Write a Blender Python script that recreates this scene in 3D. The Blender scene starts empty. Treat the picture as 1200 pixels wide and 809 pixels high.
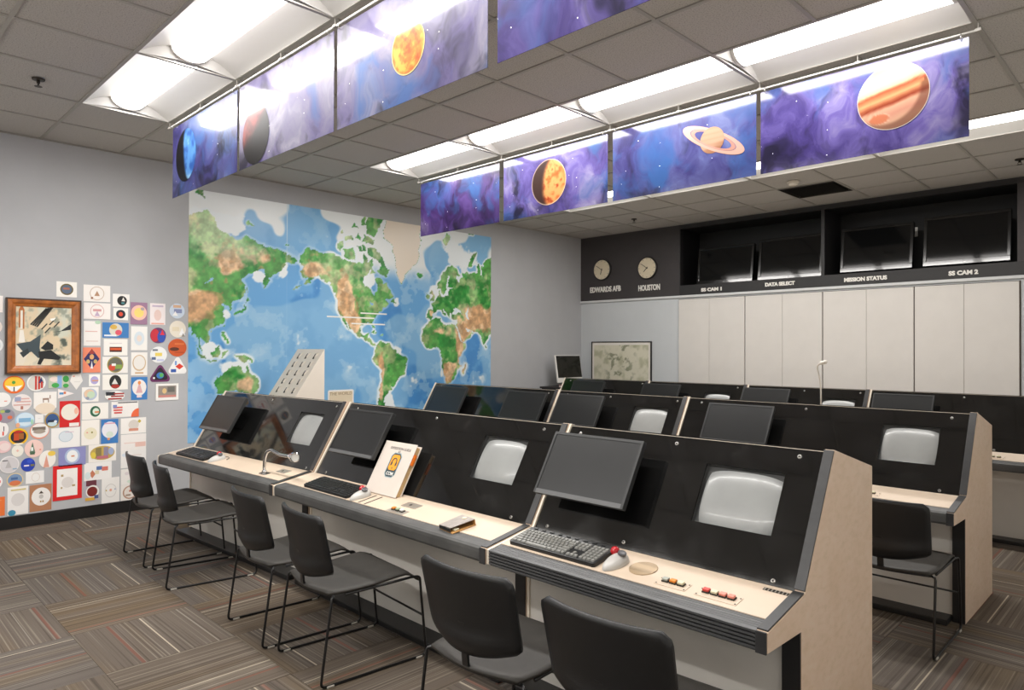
import bpy, bmesh, math, random
import numpy as np
from mathutils import Vector, Matrix, Euler

random.seed(7)
rng = np.random.default_rng(11)
scene = bpy.context.scene
COL = scene.collection

# ------------------------------------------------------------------ camera
H = 3.2625                      # ceiling height
cam_data = bpy.data.cameras.new('camera')
cam_data.sensor_width = 36.0
cam_data.sensor_fit = 'HORIZONTAL'
cam_data.lens = 810.3 / 1200 * 36.0
cam_data.clip_start = 0.05
camera = bpy.data.objects.new('camera', cam_data)
COL.objects.link(camera)
YAW, PITCH, ROLL = 0.7804, 0.0074, 0.0033
fw = Vector((-math.sin(YAW) * math.cos(PITCH), math.cos(YAW) * math.cos(PITCH), math.sin(PITCH)))
rt = Vector((math.cos(YAW), math.sin(YAW), 0))
up = rt.cross(fw)
r2 = rt * math.cos(ROLL) + up * math.sin(ROLL)
u2 = -rt * math.sin(ROLL) + up * math.cos(ROLL)
camera.matrix_world = Matrix(((r2.x, u2.x, -fw.x, 6.9553), (r2.y, u2.y, -fw.y, -8.5874), (r2.z, u2.z, -fw.z, 1.4896), (0, 0, 0, 1)))
scene.camera = camera

# ------------------------------------------------------------------ world and exposure
world = bpy.data.worlds.new('world')
scene.world = world
world.use_nodes = True
world.node_tree.nodes['Background'].inputs[0].default_value = (0.8, 0.85, 0.9, 1)
world.node_tree.nodes['Background'].inputs[1].default_value = 0.3
scene.view_settings.view_transform = 'Standard'
scene.view_settings.look = 'None'
scene.view_settings.gamma = 1.0
scene.view_settings.use_curve_mapping = False
scene.view_settings.exposure = 1.4
LENS = 2.4                       # radiance of the fixtures' lenses
LAMP_W = 8.5                     # power of the tubes in one fixture

# ------------------------------------------------------------------ material helpers
def lin(c):
    c = c / 255.0 if c > 1.0 else c
    return c / 12.92 if c <= 0.04045 else ((c + 0.055) / 1.055) ** 2.4
def rgb(s):
    """sRGB hex string -> linear rgba"""
    if isinstance(s, str):
        s = s.lstrip('#')
        return tuple(lin(int(s[i:i + 2], 16) / 255.0) for i in (0, 2, 4)) + (1.0,)
    return tuple(s) + ((1.0,) if len(s) == 3 else ())
MATS = {}
class NT:
    def __init__(self, name):
        self.m = bpy.data.materials.new(name)
        self.m.use_nodes = True
        self.t = self.m.node_tree
        self.b = self.t.nodes['Principled BSDF']
    def n(self, typ, **kw):
        nd = self.t.nodes.new(typ)
        for k, v in kw.items():
            setattr(nd, k, v)
        return nd
    def l(self, a, b):
        self.t.links.new(a, b)
    def val(self, sock, v):
        sock.default_value = v
    def math(self, op, a, b=None, c=None):
        nd = self.n('ShaderNodeMath', operation=op)
        for i, v in enumerate((a, b, c)):
            if v is None: continue
            if isinstance(v, (int, float)): nd.inputs[i].default_value = v
            else: self.l(v, nd.inputs[i])
        return nd.outputs[0]
    def mix(self, fac, a, b):
        nd = self.n('ShaderNodeMix', data_type='RGBA')
        for s, v in ((nd.inputs[0], fac), (nd.inputs[6], a), (nd.inputs[7], b)):
            if isinstance(v, (int, float, tuple)): s.default_value = v
            else: self.l(v, s)
        return nd.outputs[2]
    def noise(self, vec, scale, detail=3, rough=0.55, dim='3D', w=None):
        nd = self.n('ShaderNodeTexNoise', noise_dimensions=dim)
        nd.inputs['Scale'].default_value = scale
        nd.inputs['Detail'].default_value = detail
        nd.inputs['Roughness'].default_value = rough
        if vec is not None: self.l(vec, nd.inputs['Vector'])
        if w is not None:
            if isinstance(w, (int, float)): nd.inputs['W'].default_value = w
            else: self.l(w, nd.inputs['W'])
        return nd.outputs['Fac']
    def ramp(self, fac, stops, interp='LINEAR'):
        nd = self.n('ShaderNodeValToRGB')
        nd.color_ramp.interpolation = interp
        el = nd.color_ramp.elements
        while len(el) < len(stops): el.new(0.5)
        for e, (p, c) in zip(el, stops):
            e.position = p; e.color = c
        self.l(fac, nd.inputs[0])
        return nd.outputs[0]
    def bump(self, h, strength, dist=0.01):
        nd = self.n('ShaderNodeBump')
        nd.inputs['Strength'].default_value = strength
        nd.inputs['Distance'].default_value = dist
        self.l(h, nd.inputs['Height'])
        self.l(nd.outputs[0], self.b.inputs['Normal'])

def M(name, col, rough=0.6, metal=0.0, noise=0.0, nscale=8.0, bump=0.0, bscale=200.0, coat=0.0, spec=None, emit=None, estr=0.0):
    """plain procedural material: colour with a little noise variation and fine relief"""
    if name in MATS: return MATS[name]
    k = NT(name)
    c = rgb(col)
    tc = k.n('ShaderNodeTexCoord').outputs['Object']
    if noise:
        f = k.noise(tc, nscale, 4)
        lo = tuple(x * (1 - noise) for x in c[:3]) + (1,)
        hi = tuple(min(1, x * (1 + noise)) for x in c[:3]) + (1,)
        k.l(k.ramp(f, [(0.3, lo), (0.7, hi)]), k.b.inputs['Base Color'])
    else:
        k.b.inputs['Base Color'].default_value = c
    k.b.inputs['Roughness'].default_value = rough
    k.b.inputs['Metallic'].default_value = metal
    if coat:
        k.b.inputs['Coat Weight'].default_value = coat
        k.b.inputs['Coat Roughness'].default_value = 0.05
    if spec is not None: k.b.inputs['Specular IOR Level'].default_value = spec
    if emit is not None:
        k.b.inputs['Emission Color'].default_value = rgb(emit)
        k.b.inputs['Emission Strength'].default_value = estr
    if bump:
        k.bump(k.noise(tc, bscale, 2), bump, 0.002)
    MATS[name] = k.m
    return k.m

def paint_mat(name, rough=0.5, coat=0.0, gain=1.0, spec=0.5):
    """material whose colour comes from the mesh's own colour attribute (flat print)"""
    if name in MATS: return MATS[name]
    k = NT(name)
    a = k.n('ShaderNodeVertexColor', layer_name='Col')
    g = k.n('ShaderNodeVectorMath', operation='SCALE'); k.l(a.outputs['Color'], g.inputs[0]); g.inputs['Scale'].default_value = gain
    k.l(g.outputs[0], k.b.inputs['Base Color'])
    k.b.inputs['Specular IOR Level'].default_value = spec
    k.b.inputs['Roughness'].default_value = rough
    if coat:
        k.b.inputs['Coat Weight'].default_value = coat
        k.b.inputs['Coat Roughness'].default_value = 0.08
    MATS[name] = k.m
    return k.m

# ------------------------------------------------------------------ object helpers
def origin_of(o):
    v = Vector((0, 0, 0))
    while o is not None:
        v += Vector(o.location); o = o.parent
    return v
def finish(name, me, mat, parent=None, smooth=False, bevel=0.0, world=True, bseg=2):
    if mat is not None and not me.materials: me.materials.append(mat)
    if parent is not None and world:
        o = origin_of(parent)
        me.transform(Matrix.Translation(-o))
    ob = bpy.data.objects.new(name, me)
    COL.objects.link(ob)
    if parent is not None: ob.parent = parent
    if smooth:
        me.polygons.foreach_set('use_smooth', [True] * len(me.polygons))
        me.update()
    if bevel:
        md = ob.modifiers.new('bevel', 'BEVEL')
        md.width = bevel; md.segments = bseg; md.limit_method = 'ANGLE'; md.angle_limit = math.radians(40)
    return ob
class MB:
    """collects verts/faces, then links them as ONE mesh object"""
    def __init__(self): self.v = []; self.f = []
    def add(self, vs, fs):
        b = len(self.v)
        self.v += [tuple(map(float, p)) for p in vs]
        self.f += [tuple(i + b for i in q) for q in fs]
        return self
    def box(self, x0, x1, y0, y1, z0, z1, fn=None):
        p = [(x, y, z) for x in (x0, x1) for y in (y0, y1) for z in (z0, z1)]
        if fn: p = [fn(*q) for q in p]
        return self.add(p, [(0, 1, 3, 2), (4, 6, 7, 5), (0, 4, 5, 1), (2, 3, 7, 6), (0, 2, 6, 4), (1, 5, 7, 3)])
    def prism(self, poly, a0, a1, axis='x', fn=None):
        """polygon (2-D points) extruded along an axis: x -> points are (y,z); y -> (x,z); z -> (x,y)"""
        n = len(poly)
        def mk(p, a):
            q = {'x': (a, p[0], p[1]), 'y': (p[0], a, p[1]), 'z': (p[0], p[1], a)}[axis]
            return fn(*q) if fn else q
        vs = [mk(p, a0) for p in poly] + [mk(p, a1) for p in poly]
        fs = [tuple(range(n)), tuple(range(2 * n - 1, n - 1, -1))]
        fs += [(i, i + n, (i + 1) % n + n, (i + 1) % n) for i in range(n)]
        return self.add(vs, fs)
    def tube(self, pts, r, seg=8, cap=True, radii=None):
        pts = [Vector(p) for p in pts]
        n = len(pts); rings = []
        t0 = (pts[1] - pts[0]).normalized()
        ref = Vector((0, 0, 1)) if abs(t0.z) < 0.9 else Vector((1, 0, 0))
        a = t0.cross(ref).normalized()
        for i, p in enumerate(pts):
            t = (pts[min(i + 1, n - 1)] - pts[max(i - 1, 0)]).normalized()
            a = (a - t * a.dot(t)).normalized(); b = t.cross(a)
            rr = radii[i] if radii else r
            rings.append([p + (a * math.cos(2 * math.pi * k / seg) + b * math.sin(2 * math.pi * k / seg)) * rr for k in range(seg)])
        vs = [q for ring in rings for q in ring]; fs = []
        for i in range(n - 1):
            for k in range(seg):
                k2 = (k + 1) % seg
                fs.append((i * seg + k, i * seg + k2, (i + 1) * seg + k2, (i + 1) * seg + k))
        if cap:
            fs.append(tuple(range(seg - 1, -1, -1))); fs.append(tuple(range((n - 1) * seg, n * seg)))
        return self.add(vs, fs)
    def lathe(self, prof, c, axis, seg=20):
        """profile [(radius, distance along axis)] turned about an axis through c"""
        ax = Vector(axis).normalized(); ref = Vector((0, 0, 1)) if abs(ax.z) < 0.9 else Vector((1, 0, 0))
        a = ax.cross(ref).normalized(); b = ax.cross(a); c = Vector(c)
        vs = []; fs = []
        for r, d in prof:
            for k in range(seg):
                t = 2 * math.pi * k / seg
                vs.append(c + ax * d + (a * math.cos(t) + b * math.sin(t)) * r)
        for i in range(len(prof) - 1):
            for k in range(seg):
                k2 = (k + 1) % seg
                fs.append((i * seg + k, i * seg + k2, (i + 1) * seg + k2, (i + 1) * seg + k))
        fs.append(tuple(range(seg - 1, -1, -1))); fs.append(tuple(range((len(prof) - 1) * seg, len(prof) * seg)))
        return self.add(vs, fs)
    def grid(self, fn, nu, nv):
        """surface fn(i/nu, j/nv)"""
        vs = [fn(i / nu, j / nv) for j in range(nv + 1) for i in range(nu + 1)]
        fs = [(j * (nu + 1) + i, j * (nu + 1) + i + 1, (j + 1) * (nu + 1) + i + 1, (j + 1) * (nu + 1) + i) for j in range(nv) for i in range(nu)]
        return self.add(vs, fs)
    def mesh(self, name):
        me = bpy.data.meshes.new(name)
        me.from_pydata(self.v, [], self.f)
        bm = bmesh.new(); bm.from_mesh(me)
        bmesh.ops.recalc_face_normals(bm, faces=bm.faces)
        bm.to_mesh(me); bm.free()
        return me
    def build(self, name, mat, parent=None, **kw):
        return finish(name, self.mesh(name), mat, parent, **kw)

def tag(o, label=None, cat=None, group=None, kind=None):
    if label: o['label'] = label
    if cat: o['category'] = cat
    if group: o['group'] = group
    if kind: o['kind'] = kind
    return o
def thing(name, label, cat, loc=(0, 0, 0), rz=0.0, group=None):
    o = bpy.data.objects.new(name, None)
    o.empty_display_size = 0.05
    COL.objects.link(o)
    o.location = loc; o.rotation_euler = (0, 0, rz)
    return tag(o, label, cat, group)
def struct(o):
    o['kind'] = 'structure'; return o
def copy_tree(o, parent=None):
    c = o.copy(); COL.objects.link(c); c.parent = parent
    for ch in list(o.children): copy_tree(ch, c)
    return c
def rrect(w, h, r, n=5, cx=0.0, cy=0.0):
    pts = []
    for sx, sy, a0 in ((1, 1, 0), (-1, 1, 90), (-1, -1, 180), (1, -1, 270)):
        for i in range(n + 1):
            a = math.radians(a0 + 90 * i / n)
            pts.append((cx + sx * (w / 2 - r) + r * math.cos(a), cy + sy * (h / 2 - r) + r * math.sin(a)))
    return pts
def ellipse(w, h, n=28, cx=0.0, cy=0.0):
    return [(cx + w / 2 * math.cos(2 * math.pi * i / n), cy + h / 2 * math.sin(2 * math.pi * i / n)) for i in range(n)]
def text_mesh(txt, size, depth, mat, name, parent, mw, align='CENTER', sx=1.0, bold=0.0):
    cu = bpy.data.curves.new('lettering', 'FONT')
    cu.body = txt; cu.size = size; cu.extrude = depth; cu.align_x = align; cu.align_y = 'CENTER'; cu.offset = bold
    cu.resolution_u = 3
    tmp = bpy.data.objects.new('lettering', cu); COL.objects.link(tmp)
    bpy.context.view_layer.update()
    me = bpy.data.meshes.new_from_object(tmp.evaluated_get(bpy.context.evaluated_depsgraph_get()))
    bpy.data.objects.remove(tmp); bpy.data.curves.remove(cu)
    me.transform(mw @ Matrix.Scale(sx, 4, (1, 0, 0)))
    me.materials.clear()
    return finish(name, me, mat, parent)
WALLB = lambda x, z, y=0.0: Matrix.Translation((x, y, z)) @ Euler((math.pi / 2, 0, 0)).to_matrix().to_4x4()       # lettering facing -Y
WALLA = lambda y, z, x=0.0: Matrix.Translation((x, y, z)) @ Euler((math.pi / 2, 0, math.pi / 2)).to_matrix().to_4x4()  # facing +X

# value noise for painted prints
def fbm(U, V, scale, seed, octaves=5, gain=0.55):
    out = np.zeros_like(U); amp = 1.0; tot = 0.0
    for o in range(octaves):
        r = np.random.default_rng(seed * 131 + o)
        n = 64; tab = r.random((n, n))
        x = U * scale * 2 ** o; y = V * scale * 2 ** o
        xi = np.floor(x).astype(int); yi = np.floor(y).astype(int)
        fx = x - xi; fy = y - yi
        fx = fx * fx * (3 - 2 * fx); fy = fy * fy * (3 - 2 * fy)
        a = tab[xi % n, yi % n]; b = tab[(xi + 1) % n, yi % n]; c = tab[xi % n, (yi + 1) % n]; d = tab[(xi + 1) % n, (yi + 1) % n]
        out += amp * (a * (1 - fx) * (1 - fy) + b * fx * (1 - fy) + c * (1 - fx) * fy + d * fx * fy)
        tot += amp; amp *= gain
    return out / tot
def lerp(a, b, t):
    return a + (b - a) * np.clip(t, 0, 1)[..., None]
def smooth(a, b, x):
    t = np.clip((x - a) / (b - a), 0, 1); return t * t * (3 - 2 * t)
def hexc(s):
    return np.array([int(s[i:i + 2], 16) / 255 for i in (0, 2, 4)])
def set_cols(me, cols):
    """cols: (n,3) sRGB 0..1 per vertex"""
    c = np.clip(cols, 0, 1)
    l = np.where(c <= 0.04045, c / 12.92, ((c + 0.055) / 1.055) ** 2.4)
    at = me.color_attributes.new('Col', 'FLOAT_COLOR', 'POINT')
    at.data.foreach_set('color', np.concatenate([l, np.ones((len(l), 1))], 1).astype(np.float32).ravel())
def paint_grid(name, P0, U, V, nu, nv, colfn, mat, parent):
    """flat printed sheet: a fine grid P0 + u*U + v*V coloured by colfn(u,v)"""
    u, v = np.meshgrid(np.linspace(0, 1, nu + 1), np.linspace(0, 1, nv + 1))
    P0, U, V = (np.array(a, float) for a in (P0, U, V))
    co = P0 + u[..., None] * U + v[..., None] * V
    idx = np.arange((nu + 1) * (nv + 1)).reshape(nv + 1, nu + 1)
    f = np.stack([idx[:-1, :-1], idx[:-1, 1:], idx[1:, 1:], idx[1:, :-1]], -1).reshape(-1, 4)
    me = bpy.data.meshes.new(name)
    me.from_pydata(co.reshape(-1, 3).tolist(), [], f.tolist())
    set_cols(me, colfn(u, v).reshape(-1, 3))
    return finish(name, me, mat, parent)
def paint_disc(name, c, U, V, colfn, mat, parent, nr=36, na=72):
    """printed disc centred at c with half axes U and V; colfn(x,y) with x,y in -1..1"""
    r = np.linspace(0, 1, nr + 1)[1:]; a = np.linspace(0, 2 * np.pi, na, endpoint=False)
    R, A = np.meshgrid(r, a, indexing='ij')
    x = np.concatenate([[0], (R * np.cos(A)).ravel()]); y = np.concatenate([[0], (R * np.sin(A)).ravel()])
    c, U, V = (np.array(q, float) for q in (c, U, V))
    co = c + x[:, None] * U + y[:, None] * V
    fs = [(0, 1 + k, 1 + (k + 1) % na) for k in range(na)]
    for i in range(nr - 1):
        for k in range(na):
            k2 = (k + 1) % na
            fs.append((1 + i * na + k, 1 + (i + 1) * na + k, 1 + (i + 1) * na + k2, 1 + i * na + k2))
    me = bpy.data.meshes.new(name); me.from_pydata(co.tolist(), [], fs)
    set_cols(me, colfn(x, y))
    return finish(name, me, mat, parent)

# ================================================================== THE SETTING
T = 0.6096
GX = lambda i: 1.2358 + T * i            # ceiling grid lines across X
GY = lambda j: -7.2491 + T * j           # ceiling grid lines across Y
RX1 = GX(10)                             # right wall
RY0 = GY(-5)                             # wall behind the camera
WT = 0.12

m_wall = M('painted_wall_grey', 'b6b7ba', 0.75, noise=0.03, nscale=3, bump=0.15, bscale=260)
m_wallb = M('painted_wall_pale', 'c9cdd0', 0.7, noise=0.02, nscale=3, bump=0.12, bscale=260)
m_black = M('black_vinyl', '1b1b1c', 0.45, noise=0.15, nscale=10)

# --- carpet tiles
def carpet_material():
    k = NT('striped_carpet')
    tc = k.n('ShaderNodeTexCoord').outputs['Object']
    sep = k.n('ShaderNodeSeparateXYZ'); k.l(tc, sep.inputs[0])
    x, y = sep.outputs[0], sep.outputs[1]
    rnd = k.n('ShaderNodeObjectInfo').outputs['Random']
    seed = k.math('MULTIPLY', rnd, 37.0)
    # broad colour bands that run along the tile
    cmb = k.n('ShaderNodeCombineXYZ'); k.l(k.math('MULTIPLY', x, 0.5), cmb.inputs[0]); k.l(k.math('MULTIPLY', y, 5.0), cmb.inputs[1]); k.l(seed, cmb.inputs[2])
    broad = k.noise(cmb.outputs[0], 1.0, 2)
    base = k.ramp(broad, [(0.30, rgb('69645f')), (0.5, rgb('645f5c')), (0.68, rgb('6c6154'))])
    tint = k.noise(None, 1.0, 0, dim='1D', w=k.math('MULTIPLY', rnd, 91.0))
    base = k.mix(k.math('MULTIPLY', k.math('SUBTRACT', tint, 0.25), 0.9), base, rgb('6f5a3e'))
    # thin lighter and darker yarn lines
    cmb2 = k.n('ShaderNodeCombineXYZ'); k.l(k.math('MULTIPLY', x, 0.6), cmb2.inputs[0]); k.l(k.math('MULTIPLY', y, 85.0), cmb2.inputs[1]); k.l(seed, cmb2.inputs[2])
    line = k.noise(cmb2.outputs[0], 1.0, 1)
    base = k.mix(k.ramp(line, [(0.58, (0, 0, 0, 1)), (0.68, (0.34, 0.34, 0.34, 1))]), base, rgb('aaa294'))
    base = k.mix(k.ramp(line, [(0.32, (0.5, 0.5, 0.5, 1)), (0.45, (0, 0, 0, 1))]), base, rgb('332e2a'))
    # strength of the lines fades in and out over the tile
    def accent(b, mul, add, width, col, strength):
        pos = k.math('SUBTRACT', k.math('MULTIPLY', k.math('FRACT', k.math('ADD', k.math('MULTIPLY', rnd, mul), add)), 0.5), 0.25)
        d = k.math('ABSOLUTE', k.math('SUBTRACT', y, pos))
        on = k.math('MULTIPLY', k.math('LESS_THAN', d, width), strength)
        return k.mix(on, b, rgb(col))
    base = accent(base, 17.3, 0.1, 0.0035, 'c9bda8', 0.7)
    base = accent(base, 29.7, 0.45, 0.008, '8a4434', 0.4)
    base = accent(base, 43.1, 0.7, 0.0025, 'a09a90', 0.5)
    pile = k.noise(tc, 420.0, 2)
    base = k.mix(k.math('MULTIPLY', pile, 0.35), base, rgb('3a342f'))
    k.l(base, k.b.inputs['Base Color'])
    k.b.inputs['Roughness'].default_value = 0.95
    k.b.inputs['Specular IOR Level'].default_value = 0.15
    k.bump(pile, 0.5, 0.003)
    return k.m
m_carpet = carpet_material()
floor = struct(MB().box(-WT, RX1 + WT, RY0 - WT, WT, -0.10, -0.006).build('floor', M('floor_joint', '2b2826', 0.9)))
CT = 0.60
tile_me = MB().box(-CT / 2 + .0008, CT / 2 - .0008, -CT / 2 + .0008, CT / 2 - .0008, -0.006, 0.0).mesh('carpet_tile')
tile_me.materials.append(m_carpet)
for i in range(-1, 12):
    for j in range(-5, 13):
        xa, xb = max(0.4 + CT * i, 0.0), min(0.4 + CT * (i + 1), RX1)
        ya, yb = max(-7.635 + CT * j, RY0), min(-7.635 + CT * (j + 1), 0.0)
        if xb - xa < 0.02 or yb - ya < 0.02: continue
        o = bpy.data.objects.new('carpet_tile', tile_me); COL.objects.link(o); o.parent = floor
        o.location = ((xa + xb) / 2, (ya + yb) / 2, 0)
        along_x = (i + j) % 2 == 0
        sx, sy = (xb - xa) / CT, (yb - ya) / CT
        flip = math.pi if random.random() < 0.5 else 0.0
        if along_x: o.scale = (sx, sy, 1); o.rotation_euler = (0, 0, flip)
        else: o.scale = (sy, sx, 1); o.rotation_euler = (0, 0, math.pi / 2 + flip)

# --- ceiling: slab, tees, tiles
def tile_material():
    k = NT('mineral_ceiling_tile')
    tc = k.n('ShaderNodeTexCoord').outputs['Object']
    sp = k.noise(tc, 130.0, 3, 0.7)
    c = k.ramp(sp, [(0.36, rgb('8f8c88')), (0.46, rgb('bebab5')), (0.75, rgb('c6c2bd'))])
    rnd = k.n('ShaderNodeObjectInfo').outputs['Random']
    c = k.mix(k.math('MULTIPLY', rnd, 0.12), c, rgb('aaa6a0'))
    k.l(c, k.b.inputs['Base Color']); k.b.inputs['Roughness'].default_value = 0.95
    k.bump(sp, 0.35, 0.003)
    return k.m
m_tile = tile_material()
m_tee = M('shade_greyed_tee', 'a5a19a', 0.5)  # enamel greyed to carry the dark shadow lines along the tees
ceiling = struct(MB().box(-WT, RX1 + WT, RY0 - WT, 0.62, H + 0.14, H + 0.20).build('ceiling', M('ceiling_void', '55524e', 0.9)))
FIX = [(i, j) for j in (0, 4, 8, -4) for i in (0, 2, 4, 6)]
taken = {(i + d, j) for i, j in FIX for d in (0, 1)} | {(4, 10)}
ct_me = MB().box(-T / 2 + .002, T / 2 - .002, -T / 2 + .002, T / 2 - .002, 0, 0.015).mesh('ceiling_tile')
ct_me.materials.append(m_tile)
for i in range(-2, 10):
    for j in range(-5, 12):
        if (i, j) in taken: continue
        xa, xb = max(GX(i), 0), GX(i + 1)
        ya, yb = GY(j), min(GY(j + 1), 0.0)
        o = bpy.data.objects.new('ceiling_tile', ct_me); COL.objects.link(o); o.parent = ceiling
        o.location = ((xa + xb) / 2, (ya + yb) / 2, H + 0.007)
        o.scale = ((xb - xa) / T, (yb - ya) / T, 1)
for j in range(-4, 12):          # runners along X
    MB().box(0, RX1, GY(j) - .0115, GY(j) + .0115, H - .001, H + .008).build('ceiling_tee', m_tee, ceiling)
for i in range(-1, 10):          # cross tees; they stop at the light fixtures
    blocked = sorted(j for (fi, j) in FIX if fi + 1 == i)
    y = RY0
    for j in blocked + [None]:
        y1 = GY(j) if j is not None else 0.0
        MB().box(GX(i) - .0115, GX(i) + .0115, y, y1, H - .0005, H + .0078).build('cross_tee', m_tee, ceiling)
        if j is not None: y = GY(j + 1)
for x0, x1, y0, y1 in ((0, .022, RY0, 0), (0, RX1, -.022, 0), (RX1 - .022, RX1, RY0, 0), (0, RX1, RY0, RY0 + .022)):
    MB().box(x0, x1, y0, y1, H - .002, H + .004).build('wall_angle', m_tee, ceiling)

# --- light fixtures (they are the room's light)
m_tray = M('white_reflector', 'd2d0cc', 0.45)
m_cap = M('lens_end_cap', 'dddbd6', 0.5)
def lens_material():
    k = NT('lit_lens')
    k.b.inputs['Base Color'].default_value = (0.9, 0.9, 0.88, 1)
    k.b.inputs['Emission Color'].default_value = (1.0, 0.965, 0.925, 1)
    k.b.inputs['Emission Strength'].default_value = LENS
    return k.m
m_lens = lens_material()
def make_fixture():
    W2, L2 = T / 2 - .012, T - .012
    root = thing('light_fixture', 'x', 'light fixture', (0, 0, H), group='recessed ceiling light fixtures')
    def wing(s):
        def fn(u, v):
            y = s * (W2 - (W2 - .10) * u)
            z = 0.004 + 0.088 * (1 - (1 - u) ** 1.7)
            return (-L2 + 2 * L2 * v, y, z)
        return fn
    for s in (-1, 1):
        MB().grid(wing(s), 8, 1).build('reflector_wing', m_tray, root, smooth=True, world=False)
        pts = [(s * (W2 - (W2 - .10) * u / 8), 0.004 + 0.088 * (1 - (1 - u / 8) ** 1.7)) for u in range(9)]
        for e in (-1, 1):
            MB().prism([(s * W2, 0.0)] + pts + [(0, .095), (0, .022), (s * .06, .022)], e * L2, e * (L2 - .006), 'x').build('end_plate', m_tray, root, world=False)
    MB().box(-L2, L2, -.12, .12, .092, .10).build('tray_back', m_tray, root, world=False)
    def lens(u, v):
        a = math.pi * (0.02 + 0.96 * u)
        return (-L2 + .03 + (2 * L2 - .06) * v, -0.112 * math.cos(a), 0.09 - 0.068 * math.sin(a))
    MB().grid(lens, 12, 1).build('lens', m_lens, root, smooth=True, world=False)
    arc = [(-0.116 * math.cos(math.pi * i / 12), 0.092 - 0.072 * math.sin(math.pi * i / 12)) for i in range(13)]
    for e in (-1, 1):
        MB().prism(arc, e * (L2 - .03), e * (L2 - .006), 'x').build('lens_end_cap', m_cap, root, world=False)
    ld = bpy.data.lights.new('fluorescent_tubes', 'AREA')
    ld.shape = 'RECTANGLE'; ld.size = 2 * L2 - .08; ld.size_y = .15
    ld.energy = LAMP_W; ld.color = (1.0, .97, .935)
    lo = bpy.data.objects.new('fluorescent_tubes', ld); COL.objects.link(lo)
    lo.parent = root; lo.location = (0, 0, .0185)
    return root
ROWN = {0: 'front row of ceiling lights, nearest the chairs', 4: 'middle row of ceiling lights', 8: 'far row of ceiling lights, by the wall monitors', -4: 'ceiling light row behind the camera'}
POSN = {0: 'first from the map wall', 2: 'second from the map wall', 4: 'third from the map wall', 6: 'fourth from the map wall'}
fixture = make_fixture()
for n, (i, j) in enumerate(FIX):
    o = fixture if n == 0 else copy_tree(fixture)
    o.location = (GX(i + 1), GY(j) + T / 2, H)
    o['label'] = 'lit fixture, %s in the %s' % (POSN[i], ROWN[j].split(',')[0])

# --- walls
wa = struct(MB().box(-WT, 0, RY0 - WT, WT, 0, H + .14).build('wall_left', m_wall))
tag(wa, 'grey wall carrying the world map and drawings')
struct(MB().box(RX1, RX1 + WT, RY0 - WT, WT, 0, H + .14).build('wall_right', M('white_paint', 'efeeea', .7)))
struct(MB().box(0, RX1, RY0 - WT, RY0, 0, H + .14).build('wall_front', M('white_paint', 'efeeea', .7)))
m_clockpanel = M('charcoal_panel', '3d393a', 0.6, noise=0.05, nscale=20)
m_recess = M('black_recess', '0d0d0e', 0.55)
m_fascia = M('black_fascia', '262526', 0.5, noise=0.08, nscale=30)
SILL = 2.265                     # where the pale lower wall ends
wb = struct(MB().box(0, RX1, 0, WT, 0, SILL).build('wall_back', m_wallb))
RXL, RXR, RZ0, RZ1 = 1.795, 5.668, 2.405, 3.20
MB().box(0, 1.783, -.012, WT, SILL, H + .14).build('clock_panel', m_clockpanel, wb)
MB().box(1.783, RX1, -.016, .06, SILL, RZ0).build('fascia', m_fascia, wb)
MB().box(1.783, RX1, -.016, .06, RZ1, H + .14).build('header', m_fascia, wb)
MB().box(1.783, RXL, -.016, .06, RZ0, RZ1).build('recess_stile', m_fascia, wb)
MB().box(RXR, RX1, -.016, .06, RZ0, RZ1).build('recess_stile', m_clockpanel, wb)
MB().box(3.728, 3.768, -.014, .5, RZ0, RZ1).build('recess_divider', m_fascia, wb)
MB().box(1.7, 5.76, .52, .56, RZ0 - .1, H + .14).build('recess_back', m_recess, wb)
MB().box(RXL - .02, RXR + .02, .06, .54, RZ0 - .02, RZ0).build('recess_floor', m_recess, wb)
MB().box(RXL - .02, RXR + .02, .06, .54, RZ1, RZ1 + .02).build('recess_top', m_recess, wb)
MB().box(RXL - .02, RXL, .06, .54, RZ0, RZ1).build('recess_side', m_recess, wb)
MB().box(RXR, RXR + .02, .06, .54, RZ0, RZ1).build('recess_side', m_recess, wb)
struct(MB().box(0, RX1, -.03, 0.0, SILL - .032, SILL).build('trim_1', M('pale_ledge', 'd3d5d6', 0.5), bevel=.003))
m_base = M('black_baseboard', '1d1c1c', 0.4, noise=0.1, nscale=10)
struct(MB().box(0, .012, RY0, 0, 0, .105).build('baseboard_left', m_base, bevel=.003))
struct(MB().box(5.72, RX1, -.012, 0, 0, .105).build('baseboard_back', m_base, bevel=.003))
# bifold doors under the monitors
m_door = M('cream_door', 'd9d5d0', 0.55, noise=0.02, nscale=6)
edges = [1.775, 2.25, 2.762, 3.258, 3.751, 4.243, 4.737, 5.208, 5.69]
for n in range(4):
    a, b, c = edges[2 * n], edges[2 * n + 1], edges[2 * n + 2]
    d = bpy.data.objects.new('door_%d' % (n + 1), None); COL.objects.link(d); struct(d)
    d.location = ((a + c) / 2, 0, 0)
    MB().box(a + .006, b - .0015, -.03, -.002, .012, 2.205).build('door_leaf', m_door, d, bevel=.002)
    MB().box(b + .0015, c - .006, -.03, -.002, .012, 2.205).build('door_leaf', m_door, d, bevel=.002)
m_gap = M('door_gap', '4b4238', 0.8)
struct(MB().box(1.77, 5.695, -.012, -.0005, 0.0, 2.212).build('trim_2', m_gap))

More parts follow.
